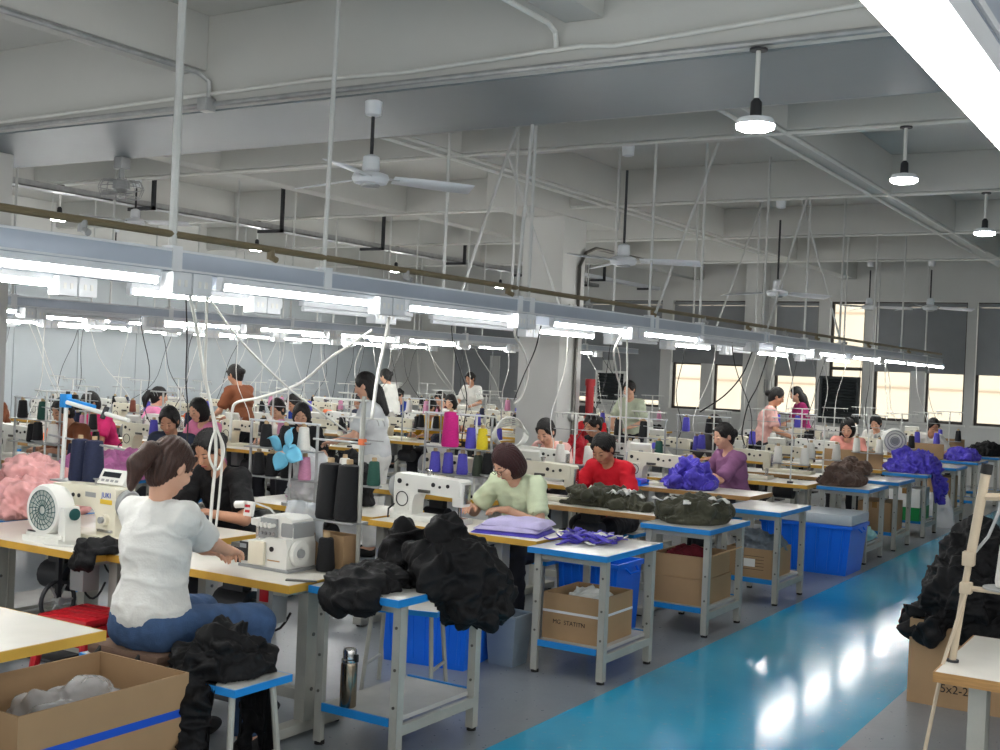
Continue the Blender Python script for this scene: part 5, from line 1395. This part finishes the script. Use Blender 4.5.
tag(mk('garment_pile', heap_mesh('garment_pile', .16, .2, .17, 85, 'cloth_maroon', 7, .012, 36), None, (-3.13, 7.62, .39)), 'maroon cloth bulging out of the upper carton', 'clothes')
# ---- purple-shirted worker, profile
TAB_W.put((AX, 9.76, 0), PI, 'wood edged sewing table of the worker in purple')
LOCK.put((-4.35, 9.72, Z_TAB), PI, 'cream sewing machine beside the purple strap heap')
mat('tee_purple', (140, 92, 132), .85, var=.08, scale=10, bump=.2, bscale=120)
p7 = person('person', 'worker in a dusty purple T-shirt with a low black bun seen in profile', seat=.46, lean=12, head_pitch=18, head_yaw=6, torso_yaw=12, hands=((-.08, .42, .86), (.14, .4, .84)), hair='bun', shirt='tee_purple', trim='cloth_maroon', h=.0075, seed=27, sleeve=.9)
seat_person(p7, (-3.82, 10.34, 0), 2.3)
STOOL.put((-3.86, 10.34, 0), 0, 'blue edged stool under the worker in dusty purple')
tag(mk('garment_pile', heap_mesh('garment_pile', .26, .2, .24, 91, 'cloth_purple', 12, .016, 40), None, (-4.02, 9.72, Z_TAB)), 'heap of purple straps before the worker in dusty purple', 'clothes')
bk = thing('parts_tray', 'flat blue tray with purple pieces on the wood edged table', 'tray', (-4.5, 9.55, Z_TAB))
MB().span((-.13, -.09, 0), (.13, .09, .015), .004).span((-.13, -.09, .012), (.13, -.08, .05)).span((-.13, .08, .012), (.13, .09, .05)).build('tray', 'bin_blue', bk)
MB().span((-.12, -.075, .015), (.12, .075, .06), .02).build('contents', 'cloth_purple', bk)
SIDE.put((-3.08, 9.0, 0), 0, 'bare blue edged side table with a labelled carton below')
cc = carton('labelled carton on the shelf of the bare side table', (-3.1, 8.96, .186), (.36, .46, .22), 0)
MB().span((-.04, -.2315, .08), (.05, -.2305, .14)).build('label_sticker', 'label_white', cc)
for k in range(5): MB().span((-.11, -.2312, .06+k*.025), (.12, -.2305, .063+k*.025)).build('print', 'ink_black', cc)
tag(mk('garment_pile', heap_mesh('garment_pile', .17, .22, .2, 95, 'cloth_greyblue', 8, .014, 34), None, (-3.1, 8.96, .34)), 'grey cloth pieces heaped in the labelled carton', 'clothes')
crate('large blue storage bin with a clear lid standing at the aisle', (-3.2, 10.72, 0), (.82, .56, .44), .0)

# ---- further side tables along the aisle
def side(y, label): return SIDE.put((-3.1, y, 0), 0, label)
side(11.6, 'blue edged side table carrying rolled brown garments')
tag(mk('garment_pile', heap_mesh('garment_pile', .24, .26, .16, 101, 'cloth_brown', 10, .014, 32), None, (-3.2, 11.52, .712)), 'brown garments rolled up on a blue edged side table', 'clothes')
tag(mk('garment_pile', heap_mesh('garment_pile', .1, .2, .16, 104, 'cloth_mint', 7, .012, 32), None, (-3.02, 11.6, .187)), 'mint cloth on the shelf under the brown garments', 'clothes')
side(12.75, 'blue edged side table with a bare top behind the brown garments')
tag(mk('garment_pile', heap_mesh('garment_pile', .24, .22, .17, 106, 'cloth_brown', 10, .014, 32), None, (-3.5, 12.95, .722)), 'second heap of brown garments beside the upright board', 'clothes')
carton('closed carton under the bare side table', (-3.1, 12.7, .186), (.34, .5, .3), 0, open_top=False)
side(14.1, 'blue edged side table heaped with purple garments')
tag(mk('garment_pile', heap_mesh('garment_pile', .27, .36, .27, 108, 'cloth_purple', 12, .018, 36, overhang=(.3, -.1, .3), foot=(-.4, .27, -.5, .5)), None, (-3.1, 14.15, .711)), 'purple garments hanging over a side table edge beside the white round fan', 'clothes')
cc = carton('white and green carton on the shelf below the purple garments', (-3.1, 14.0, .186), (.34, .5, .36), 0, open_top=False, mtl='label_white')
MB().span((-.172, -.252, 0), (.172, .252, .15)).build('printed_band', 'green_box', cc)
side(15.7, 'blue edged side table with a half bare top farther down the aisle')
carton('tall closed carton on the shelf farther down the aisle', (-3.1, 15.65, .186), (.34, .5, .4), 0, open_top=False)
sheet_bag('crumpled white plastic bag standing between two side tables', (-2.93, 14.95, .0), .4, .42, .6, 12, 'plastic_bag_white', lean=.5)
side(17.2, 'blue edged side table with purple bundles near the windows')
tag(mk('garment_pile', heap_mesh('garment_pile', .25, .3, .17, 111, 'cloth_purple', 10, .014, 34), None, (-3.12, 17.2, .712)), 'purple bundles on the side table near the windows', 'clothes')
side(18.8, 'blue edged side table with black cloth near the windows')
tag(mk('garment_pile', heap_mesh('garment_pile', .26, .33, .2, 113, 'cloth_black', 10, .014, 34), None, (-3.1, 18.8, .712)), 'black cloth heap on the side table near the windows', 'clothes')
df = thing('desk_fan', 'white round fan standing among the purple garments', 'fan', (-3.36, 14.25, .72), .5)
MB().lathe([(.09, 0), (.085, .02), (.02, .03)], n=20).build('base', 'white_enamel', df)
MB().cyl((0, 0, .02), (0, 0, .3), .018, n=10).build('neck', 'white_enamel', df)
MB().lathe([(.02, .08), (.09, .07), (.14, .03), (.15, -.02), (.13, -.05), (.1, -.055)], (0, 0, .33), 28, rotm(rx=PI/2+PI)).build('head', 'white_enamel', df)
for r in (.12, .085, .05): MB().tube([(r*math.cos(q*PI/12), -.06, .33+r*math.sin(q*PI/12)) for q in range(25)], .006, 5).build('guard_ring', 'grey_plastic', df)
MB().cyl((0, -.05, .33), (0, -.07, .33), .04, n=16).build('hub', 'grey_plastic', df)
# upright boards between the far stations
def board(label, loc, w, h, rz=0):
    o = MB().span((-w/2, -.012, 0), (w/2, .012, h), .003).build('partition_board', 'cardboard', None, loc, rz); return tag(o, label, 'board')

# ---- generic stations of the aisle line and the line behind
W_A = 'in the far part of the aisle line'
for y, tb_ in ((11.3, TAB_Y), (12.35, TAB_W), (14.1, TAB_Y), (15.7, TAB_W), (17.2, TAB_Y), (18.7, TAB_Y)):
    station(AX, y, 1, W_A, tb_, rnd.choice((LOCK, LOCK2)), (rnd.choice(('white', 'purple')), rnd.choice(('purple', 'black', 'white'))), mx=rnd.uniform(-.25, .05))
board('brown cardboard sheet upright before the worker in the coral top', (-3.75, 13.95, Z_TAB), .7, .2)
board('brown cardboard sheet upright before the workers in white', (-3.7, 16.95, Z_TAB), .75, .2)
board('wide brown cardboard sheet upright near the window wall', (-3.75, 18.55, Z_TAB), .8, .22)
W_B = 'in the second line from the aisle'
for y in (6.25, 7.63, 9.2, 10.7, 12.4, 14.0, 15.5, 17.0, 18.6):
    station(BXC, y, 1, W_B, TAB_Y, None if y == 6.25 else rnd.choice((LOCK, LOCK2)), (rnd.choice(('white', 'purple', 'black')), rnd.choice(('black', 'green', 'white'))), mx=rnd.uniform(-.25, .1))
# thread racks near the worker in black
def rack(label, loc, cones_, rz=0, h=.55, group=None):
    t = thing('thread_rack', label, 'thread stand', loc, rz)
    for s in (-1, 1): MB().cyl((s*.3, 0, 0), (s*.3, 0, h), .01, n=8).build('post', 'galvanized', t)
    for z in (.16, .36): MB().span((-.32, -.05, z), (.32, .05, z+.008)).build('spool_tray', 'galvanized', t)
    MB().tube([(-.32, 0, h), (.32, 0, h)], .008, 6).build('top_bar', 'rail_white', t)
    return t
rack('low thread rack with black cones behind the worker in black', (-5.5, 6.1, Z_TAB), 4)
for i, (dx, z, c) in enumerate(((-.22, .169, 'black'), (-.1, .169, 'black'), (.04, .169, 'black'), (.2, .169, 'pink'), (-.16, .369, 'black'), (.02, .369, 'black'), (.18, .369, 'white'))):
    put_cone(c, (-5.5+dx, 6.1, Z_TAB+z), 'on the low rack behind the worker in black')
rack('thread rack with magenta and purple cones beside the pale pink worker', (-4.95, 7.42, Z_TAB), 4, 0, .62)
put_cone('magenta', (-5.02, 7.42, Z_TAB+.369), 'on the tall rack', True)
for dx, z, c in ((-.2, .169, 'purple'), (-.08, .169, 'purple'), (.05, .169, 'purple'), (.19, .169, 'olive'), (.12, .369, 'purple'), (.22, .369, 'yellow')):
    put_cone(c, (-4.95+dx, 7.42, Z_TAB+z), 'on the tall rack beside the pale pink worker')
# blue propeller clip fan
pf = thing('propeller_fan', 'small fan with four light blue blades clipped behind the cones', 'fan', (-5.36, 6.02, Z_TAB))
MB().cyl((0, 0, 0), (0, 0, .34), .01, n=8).cyl((0, 0, 0), (0, 0, .02), .05, n=14).build('stem', 'galvanized', pf)
MB().cyl((0, -.05, .38), (0, .03, .38), .03, n=14).build('motor', 'fan_blue', pf)
for k in range(4):
    w = k*PI/2+.4; R = rotm(0, w, 0)
    g = MB()
    def pt(u, v, R=R):
        r = .03+.13*u; wd = .055*math.sin(PI*min(1, .15+u*.85))
        return Vector((0, -.06, .38))+R @ Vector((r, .03*(v-.5)*1.2, (v-.5)*2*wd))
    g.grid(pt, 8, 5); o = g.build('blade', 'fan_blue', pf, smooth=True); sm = o.modifiers.new('thick', 'SOLIDIFY'); sm.thickness = .004
hm = heap_mesh('plastic_bag', .17, .13, .5, 121, 'plastic_bag_white', 9, .014, 30)
tag(mk('plastic_bag', hm, None, (-5.5, 6.39, Z_TAB)), 'big white plastic bag behind the light blue propeller fan', 'bag')
tag(mk('garment_pile', heap_mesh('garment_pile', .17, .13, .42, 123, 'cloth_black', 9, .012, 30), None, (-5.13, 6.39, Z_TAB)), 'tall black garment heap behind the black thread cones', 'clothes')
tag(mk('garment_pile', heap_mesh('garment_pile', .3, .2, .2, 125, 'plastic_bag_white', 9, .02, 30), None, (-4.86, 7.72, Z_TAB)), 'bagged white goods on a table in the second line', 'clothes')
tag(mk('garment_pile', heap_mesh('garment_pile', .24, .2, .34, 127, 'cloth_red', 9, .014, 30), None, (-5.62, 10.6, Z_TAB+.0)), 'deep red garment heap before the painted column', 'clothes')
tag(mk('garment_pile', heap_mesh('garment_pile', .5, .25, .3, 129, 'cloth_black', 12, .02, 26), None, (-5.4, 15.5, Z_TAB)), 'long black garment heap in front of the window wall', 'clothes')
tag(mk('garment_pile', heap_mesh('garment_pile', .4, .22, .25, 131, 'cloth_white', 10, .02, 28), None, (-5.45, 14.0, Z_TAB)), 'white garment heap in front of the window wall', 'clothes')
# ================================================================== right side of the walkway
rt = thing('sewing_table', 'wood edged table corner with a leaning thread post on the right of the walkway', 'table', (-.84, 4.27, 0))
MB().span((.006, .006, Z_TAB-.034), (1.2, .74, Z_TAB), .002).build('table_top', 'laminate', rt)
eb = MB().span((0, 0, Z_TAB-.036), (1.2, .006, Z_TAB-.001)).span((0, .006, Z_TAB-.036), (.006, .74, Z_TAB-.001)).span((0, .74, Z_TAB-.036), (1.2, .746, Z_TAB-.001)); eb.build('edge_band', 'edge_wood', rt)
for x in (.1, 1.0):
    MB().span((x, .1, .05), (x+.06, .19, Z_TAB-.036), .004).span((x-.005, .05, .0), (x+.065, .68, .05), .005).build('leg', 'steel_grey', rt)
MB().tube([(.15, .15, .3), (.3, .15, .62)], .01, 6).build('brace', 'steel_grey', rt)
tag(MB().prism([(0, 0), (.12, .0), (.12, .1), (0, .1)], 0, .003, 'z').build('paper_card', 'paper_card', None, (-.62, 4.66, Z_TAB+.001), -.35), 'small tan card lying on the right table', 'card')
cd = [o for o in COL.objects if o.name.startswith('paper_card')][0]
ts = thing('thread_stand', 'leaning cream thread post with a white cone on the right table', 'thread stand', (-.815, 4.47, Z_TAB))
MB().cyl((0, 0, 0), (0, 0, .008), .022, n=14).build('foot', 'dark_iron', ts)
MB().cyl((0, 0, .004), (.045, .0, .4), .012, n=10).cyl((.045, 0, .38), (.085, 0, .69), .017, n=10).build('pole', 'post_tan', ts)
MB().cyl((.084, 0, .68), (.088, 0, .715), .02, n=12).build('cap', 'black_rubber', ts)
MB().span((.015, -.022, .25), (.055, .022, .29), .004).span((.02, -.024, .35), (.06, .022, .4), .004).build('clamp', 'post_tan', ts)
MB().tube([(.04, 0, .27), (.35, .06, .26)], .01, 6).build('cross_arm', 'post_tan', ts)
MB().tube([(.085, 0, .6), (.4, 0, .62)], .015, 6).build('top_arm', 'post_tan', ts)
MB().tube([(.06, .0, .4), (.1, .01, .46), (.13, .02, .55), (.14, .02, .66)], .006, 6).build('wire_guide', 'galvanized', ts)
MB().tube([(.04, -.01, .26), (-.02, -.06, .0), (-.1, -.23, -.7)], .007, 6).build('stay_rod', 'post_tan', ts)
MB().cyl((.17, .03, .275), (.17, .03, .281), .085, n=24).build('spool_tray', 'galvanized', ts)
put_cone('white', (-.645, 4.5, Z_TAB+.2825), 'on the leaning post of the right table')
carton('large carton with handwritten marks right of the walkway', (-1.14, 6.86, 0), (.58, .5, .45), 0, marks=[('5x2-2', .062, (-.05, .1), '-y')])
tag(mk('garment_pile', heap_mesh('garment_pile', .42, .36, .5, 141, 'cloth_black', 14, .02, 24, overhang=(-.36, -.16, .06), foot=(-.345, .5, -.285, .5)), None, (-1.08, 6.9, .452)), 'large heap of black garments on the carton right of the walkway', 'clothes')
tag(mk('garment_pile', heap_mesh('garment_pile', .5, .5, .55, 143, 'cloth_black', 14, .022, 22), None, (-.62, 8.1, 0)), 'large heap of black garments on the floor behind the carton', 'clothes')
crate('tall blue bin on the right side of the walkway', (-.8, 10.9, 0), (.6, .5, .75), 0, lid=False)
carton('brown carton standing on the right side far down the walkway', (-1.3, 13.2, 0), (.6, .6, .8), 0, open_top=False)
for k in range(3):
    TAB_W.put((-.55, 10.2+k*3.2+1.4, 0), 0, 'wood edged table on the right side of the walkway', 'tables right of the walkway')
sk = thing('storage_basket', 'stack of pale plastic baskets on the right table far down the walkway', 'basket', (-.95, 11.6, Z_TAB))
for k in range(6): MB().lathe([(.1, k*.045), (.13, k*.045+.1), (.125, k*.045+.1), (.095, k*.045+.005)], n=20).build('basket', 'rail_white', sk)
tag(mk('garment_pile', heap_mesh('garment_pile', .3, .22, .22, 147, 'cloth_brown', 9, .014, 30), None, (-.6, 14.8, Z_TAB)), 'brown garment heap on the right side far down the walkway', 'clothes')

# ================================================================== background workers
MATS_TEE = {}
def tee(name, c): mat('tee_'+name, c, .85, var=.08, scale=10, bump=.2, bscale=120)
for n, c in dict(rose=(226, 178, 170), black=(30, 30, 34), coral=(232, 158, 146), white=(222, 222, 216), magenta=(150, 32, 96), hotpink=(214, 40, 112), pink=(222, 130, 170), brown=(126, 72, 44), mustard=(184, 140, 26), blue=(36, 66, 160), navy=(44, 52, 70), stripes=(70, 68, 70), sage=(190, 200, 176), pale=(206, 210, 212), maroon=(92, 40, 54), redt=(206, 34, 44)).items(): tee(n, c)
pk = person('person', 'worker in a pale pink T-shirt bending over small pieces', seat=.46, lean=20, head_pitch=34, head_yaw=8, hands=((-.1, .4, .82), (.1, .4, .82)), hair='short', shirt='tee_rose', h=.008, seed=41, sleeve=.95)
seat_person(pk, (-5.36, 9.78, 0), PI-.1)
PR = {}
PR['bun'] = Proto(person('person', 'x', lean=18, head_pitch=30, hair='bun', h=.011, fingers=True, seed=51))
PR['bob'] = Proto(person('person', 'x', lean=16, head_pitch=24, hair='bob', h=.011, fingers=True, seed=52))
PR['long'] = Proto(person('person', 'x', lean=12, head_pitch=14, hair='long', h=.011, fingers=True, seed=53))
PR['short'] = Proto(person('person', 'x', lean=20, head_pitch=30, hair='short', h=.011, fingers=True, seed=54))
PR['pony'] = Proto(person('person', 'x', lean=10, head_pitch=12, hair='pony', h=.011, fingers=True, seed=55))
PR['stand_long'] = Proto(person('person', 'x', lean=8, head_pitch=22, hair='long', standing=True, hands=((-.14, .34, 1.0), (.14, .34, 1.0)), h=.011, seed=56))
PR['stand_bun'] = Proto(person('person', 'x', lean=10, head_pitch=26, hair='bun', standing=True, hands=((-.14, .34, .98), (.14, .34, .98)), h=.011, seed=57))
WORK = []
def worker(kind, x, y, rz, shirt, label, skin='skin', pants=None, hair_m=None, stool=True, s=1.0):
    WORK.append((x, y, math.cos(rz) < 0 and not kind.startswith('stand')))
    m = {'shirt': 'tee_'+shirt, 'body': skin}
    if pants: m['trousers'] = pants
    if hair_m: m['hair'] = hair_m
    PR[kind].put((x, y, 0), rz, label, mats=m, scale=s)
    if stool and not kind.startswith('stand'): STOOL.put((x, y+.02*math.cos(rz), 0), rz, 'blue edged stool under a seated worker of the back lines', 'stools of the back lines')
STOOL.put((-5.36, 9.8, 0), 0, 'blue edged stool under the pale pink worker')
worker('bun', -5.62, 11.28, PI-.3, 'black', 'worker in black with tied hair beside the pale pink worker', 'skin_tan')
worker('bob', -4.98, 12.98, PI-.2, 'stripes', 'worker in dark patterned top behind the purple-shirted worker', 'skin_tan')
worker('bob', -4.0, 14.72, PI+.1, 'coral', 'worker in a coral pink top with a black fringe')
worker('short', -4.4, 17.78, PI, 'white', 'worker in a white top with short dark hair')
worker('short', -3.75, 17.8, PI+.6, 'white', 'worker in a white T-shirt with a dark face near the round fan', 'skin_tan')
worker('stand_bun', -5.15, 14.85, -1.2, 'rose', 'standing worker in a faded pink top before the windows', 'skin_tan')
worker('stand_long', -5.62, 18.0, PI/2+.5, 'magenta', 'standing worker in a magenta top beside the windows')
worker('bun', -7.35, 14.4, PI, 'redt', 'worker in a red top behind the painted column', 'skin_tan')
worker('stand_bun', -7.05, 14.9, PI, 'sage', 'standing worker in a sage top beyond the column')
worker('long', -7.55, 16.3, PI, 'white', 'worker in a white top with long black hair beyond the column')
worker('bun', -9.0, 13.0, PI, 'mustard', 'worker in a mustard yellow T-shirt', 'skin_tan')
worker('bob', -10.1, 15.07, PI+.1, 'white', 'worker in white just behind the mustard shirt')
worker('stand_long', -6.4, 8.3, PI/2+.4, 'pale', 'standing woman in a pale dress with long dark hair in the back aisle', pants='cloth_white')
worker('bun', -10.4, 13.3, PI, 'navy', 'worker in a navy apron over a pale top', 'skin_tan')
worker('short', -10.2, 11.75, PI-.1, 'blue', 'worker with a bright blue vest', 'skin_tan')
worker('short', -9.1, 10.15, PI+.2, 'white', 'worker with short black hair turned sideways')
worker('bob', -7.95, 9.1, PI+.6, 'black', 'worker in a black top before the big white bag')
worker('stand_bun', -9.95, 10.3, PI/2, 'brown', 'standing worker in a brown top beside the blue panel wall', 'skin_tan')
worker('short', -10.4, 8.75, PI-.2, 'hotpink', 'worker in a hot pink T-shirt', 'skin_tan')
worker('pony', -11.2, 9.97, -.5, 'pink', 'worker in a pink top with a black ponytail')
worker('short', -9.1, 7.35, PI, 'brown', 'worker behind the orange cloth', 'skin_tan')
worker('short', -7.75, 7.25, PI+.5, 'navy', 'worker half hidden behind the worker in black', 'skin_tan')
worker('bob', -8.75, 8.64, PI, 'pink', 'worker in pink behind the hanging white cables')
worker('stand_bun', -11.6, 15.4, PI/2, 'white', 'standing worker in white in the farthest line')
worker('bun', -12.6, 17.15, PI, 'blue', 'worker in a blue cap in the farthest line')
worker('stand_bun', -11.9, 18.3, PI, 'white', 'standing worker at the end of the farthest line', 'skin_tan')
worker('bun', -11.35, 16.65, PI, 'maroon', 'worker in a maroon top in the back lines')
worker('short', -12.9, 9.2, PI, 'brown', 'worker at the left end of the farthest line', 'skin_tan')

# ================================================================== the back lines
RACK_P = Proto(rack('x', (0, 0, 0), 4))
def pile(kind, x, y, z, label, group, s):
    o = kind.put((x, y, z), rnd.uniform(0, 6), label, group, scale=s); return o
def pile_proto(m, seed, rx=.26, ry=.2, h=.2): return Proto(tag(mk('garment_pile', heap_mesh('garment_pile', rx, ry, h, seed, m, 9, .014, 32, res=.011)), 'x', 'clothes'))
PILE = {c: pile_proto('cloth_'+c, 200+i) for i, c in enumerate(('pink', 'orchid', 'white', 'black', 'olive', 'greyblue', 'orange', 'navy'))}
LINES = [(-9.0, 'in the third line from the aisle'), (-10.23, 'in the fourth line from the aisle'), (-12.7, 'in the fifth line from the aisle'), (-13.93, 'in the line along the blue panel wall')]
TC = ['white', 'black', 'green', 'brown', 'purple', 'pink', 'white', 'black', 'navy']
def clutter(x, y, where):
    for k in range(rnd.randint(1, 3)):
        c = rnd.choice(TC); put_cone(c, (x+rnd.uniform(.3, .52), y+rnd.uniform(-.05, .22), Z_TAB+.001), 'standing on a table '+where)
    if rnd.random() < .4: BOXP.put((x-.45, y-.15, Z_TAB), rnd.uniform(-.3, .3), 'small white parts box on a table '+where, 'parts boxes '+where)
bxp = thing('parts_box', 'x', 'box')
MB().span((-.08, -.06, 0), (.08, .06, .004)).span((-.08, -.06, .004), (-.075, .06, .09)).span((.075, -.06, .004), (.08, .06, .09)).span((-.075, -.06, .004), (.075, -.055, .09)).span((-.075, .055, .004), (.075, .06, .09)).build('tray', 'rail_white', bxp)
MB().span((-.07, -.05, .004), (.07, .05, .07), .02).build('contents', 'cloth_greyblue', bxp)
BOXP = Proto(bxp)
for xc, where in LINES:
    ws = [(wx, wy, f) for wx, wy, f in WORK if abs(wx-xc) < .62+.3]
    ys = [wy-.62 for wx, wy, f in ws if f and abs(wx-xc) < .66]
    ok = []
    def free(y): return all(abs(y-q) > .98 for q in ok) and all(not (-.62 < wy-y < .6) for wx, wy, f in ws if not (f and abs(wy-.62-y) < .01))
    for y in sorted(ys):
        if all(abs(y-q) > .6 for q in ok): ok.append(y)
    y = 6.75 if xc > -11 else 7.4
    while y < 19.3:
        if free(y): ok.append(y)
        y += .12
    for y in sorted(ok):
        station(xc, y, 1, where, TAB_Y if rnd.random() < .7 else TAB_W, rnd.choice((LOCK, LOCK2)), (rnd.choice(TC), rnd.choice(TC)), mx=rnd.uniform(-.25, -.05))
        if rnd.random() < .5:
            c = rnd.choice(list(PILE)); pile(PILE[c], xc+.38, y+.1, Z_TAB, '%s garment heap on a table %s' % (c, where), '%s heaps %s' % (c, where), rnd.uniform(.5, .7))
        else: clutter(xc, y, where)
pile(PILE['orange'], -10.5, 8.13, Z_TAB, 'bright orange cloth on a table before the hot pink worker', None, 1.0)
# more piles in the second line
for x, y, c in ((-5.6, 6.5, 'orchid'), (-4.85, 8.95+.3, 'navy'), (-5.55, 12.4, 'white'), (-5.5, 17.0, 'black'), (-4.9, 18.6, 'white')):
    pile(PILE[c], x, y, Z_TAB, '%s cloth heap on a table in the second line from the aisle' % c, 'cloth heaps in the second line', .8)
# racks of cones between the back lines
rk = 0
for x, y, cs, where in ((-8.75, 6.95, 'kkgw', 'beside the navy shirted worker'), (-8.6, 12.0, 'wkpw', 'before the mustard shirt'), (-8.62, 14.9, 'pkwg', 'behind the mustard shirt'), (-10.1, 8.25, 'wpkp', 'before the hot pink worker'), (-4.62, 10.78, 'kwku', 'beside the deep red heap'), (-4.75, 12.5, 'uukw', 'behind the dusty purple worker'), (-4.72, 15.5, 'uwuk', 'in front of the long black heap')):
    tx, ty = min(TABS, key=lambda q: (q[0]-x)**2*4+(q[1]-y)**2); x = min(max(x, tx-.28), tx+.28); y = ty-.04
    RACK_P.put((x, y-.12, Z_TAB), 0, 'two tier thread rack '+where)
    for i, c in enumerate(cs):
        cn = {'k': 'black', 'g': 'green', 'w': 'white', 'p': 'pink', 'u': 'purple'}[c]
        put_cone(cn, (x-.2+.135*i, y-.12, Z_TAB+(.169 if i % 2 else .369)), 'on the rack '+where)
# clothes and boxes in the far left
SIDE.put((-7.5, 6.25, 0), 0, 'blue edged side table under the orchid pink heap')
tag(mk('garment_pile', heap_mesh('garment_pile', .34, .34, .26, 301, 'cloth_orchid', 10, .015, 30), None, (-7.5, 6.25, .712)), 'orchid pink garment heap behind the navy cones', 'clothes')
carton('dim brown carton on the floor beside the pink garments', (-6.75, 3.6+.1, 0), (.5, .5, .75), 0)

# ================================================================== cables
CID = [0]
def cable(label, pts, r=.006, m='cable_white', group=None):
    o = MB().tube(pts, r, 6).build('power_cable', m, smooth=True); return tag(o, label, 'cable', group)
def spline(ctrl, n=8):
    c = [Vector(p) for p in ctrl]; c = [c[0]*2-c[1]]+c+[c[-1]*2-c[-2]]; out = []
    for i in range(1, len(c)-2):
        for k in range(n):
            t = k/n; a, b_, d, e = c[i-1], c[i], c[i+1], c[i+2]
            out.append(.5*((2*b_)+(d-a)*t+(2*a-5*b_+4*d-e)*t*t+(3*b_-a-3*d+e)*t**3))
    out.append(c[-2]); return out
def pxs(lst): return [at_x(px, py, x) for px, py, x in lst]
# the white bundle beside the worker in black
cable('thick white cable hanging from the aisle rail to the worker in black', spline(pxs([(190, 296, -4.15), (197, 330, -4.3), (203, 370, -4.45), (212, 410, -4.5), (216, 450, -4.5), (212, 500, -4.5), (209, 540, -4.45)])), .009)
cable('second white cable beside the thick one, knotted in a loop', spline(pxs([(207, 297, -4.15), (206, 340, -4.3), (206, 380, -4.45), (216, 425, -4.48), (224, 450, -4.48), (217, 470, -4.48), (209, 455, -4.5), (216, 430, -4.5), (222, 450, -4.5), (219, 500, -4.5), (213, 548, -4.45)])), .007)
cable('white cable slanting from the aisle rail across to the next machine', spline(pxs([(209, 298, -4.15), (240, 340, -4.3), (285, 385, -4.6), (320, 412, -4.8), (345, 430, -4.9)])), .006)
cable('grey cable hanging straight from the aisle rail', spline(pxs([(186, 300, -4.15), (187, 340, -4.25), (186, 380, -4.4), (188, 412, -4.5), (187, 450, -4.6)])), .0035, 'cable_black')
cable('long white cable swooping from the rail down to the left', spline(pxs([(372, 330, -4.15), (350, 345, -4.3), (330, 358, -4.5), (300, 383, -4.8), (262, 397, -5.0), (238, 402, -5.1), (232, 412, -5.15), (230, 440, -5.2)])), .009)
cable('white cable dropping straight from the rail box to the black cones', spline(pxs([(389, 318, -4.15), (384, 345, -4.1), (377, 380, -4.0), (372, 418, -3.9)])), .01)
cable('white cable curling down beside the painted column', spline(pxs([(519, 320, -4.15), (515, 335, -4.2), (524, 352, -4.4), (528, 372, -4.6), (522, 395, -4.7), (514, 404, -4.75)])), .009)
cable('thin grey cable slanting down past the painted column', spline(pxs([(541, 326, -4.15), (535, 350, -4.3), (524, 375, -4.6), (514, 400, -4.9)])), .005, 'cable_black')
cable('white cable curving down to the red-shirted worker\'s line', spline(pxs([(621, 335, -4.15), (614, 352, -4.2), (617, 375, -4.3), (621, 395, -4.35), (619, 450, -4.4)])), .009)
cable('white cable straight down beside the curved one', spline(pxs([(627, 336, -4.15), (627, 380, -4.2), (625, 460, -4.25)])), .008)
cable('black cable slanting down from the unlit tube', spline(pxs([(752, 352, -4.15), (742, 375, -4.3), (725, 395, -4.5), (700, 412, -4.8)])), .008, 'cable_black')
cable('black cable beside the window pier', spline(pxs([(768, 355, -4.15), (758, 385, -4.2), (748, 405, -4.3), (742, 432, -4.4), (740, 462, -4.4)])+[Vector((-4.4, 9.75, Z_TAB+.02))]), .007, 'cable_black')
# ring of coiled white cable on the tall rack
ring = MB()
for k in range(5): ring.tube([at_x(510+(14+k)*math.cos(q*PI/12), 432+(15-k)*math.sin(q*PI/12)+k, -4.54-.012*k) for q in range(25)], .006, 5)
tag(ring.build('cable_coil', 'cable_white', smooth=True), 'coil of white cable hanging over the yellow and magenta cones', 'cable')
# drops from the rails to the machines
RX = [-4.15, -5.13, -9.62, -10.55, -13.2, -14.1]
for k, (mx_, my_, where) in enumerate(MACH):
    x = min(RX, key=lambda q: abs(q-mx_)); m = 'cable_white' if (k*5) % 3 else 'cable_black'
    y = my_+rnd.uniform(-.5, .7)
    cable('%s power cable dropping to a machine %s' % ('white' if m == 'cable_white' else 'black', where), sag((x, y, Z_TUBE+.06), (mx_, my_, Z_TAB+.27), rnd.uniform(-.05, .2), 12, .05, k), .0045, m, '%s machine cables %s' % ('white' if m == 'cable_white' else 'black', where))
    if k % 2: cable('%s slack cable looping to a machine %s' % ('black' if m == 'cable_white' else 'white', where), sag((x, y+.9, Z_TUBE+.06), (mx_+.15, my_, Z_TAB+.2), rnd.uniform(.1, .35), 12, .08, k+90), .004, 'cable_black' if m == 'cable_white' else 'cable_white', '%s slack cables %s' % ('black' if m == 'cable_white' else 'white', where))

# unused prototypes are not part of the place
for p in Proto.ALL:
    if not p.used:
        def kill(o):
            for c in list(o.children): kill(c)
            bpy.data.objects.remove(o)
        kill(p.root)
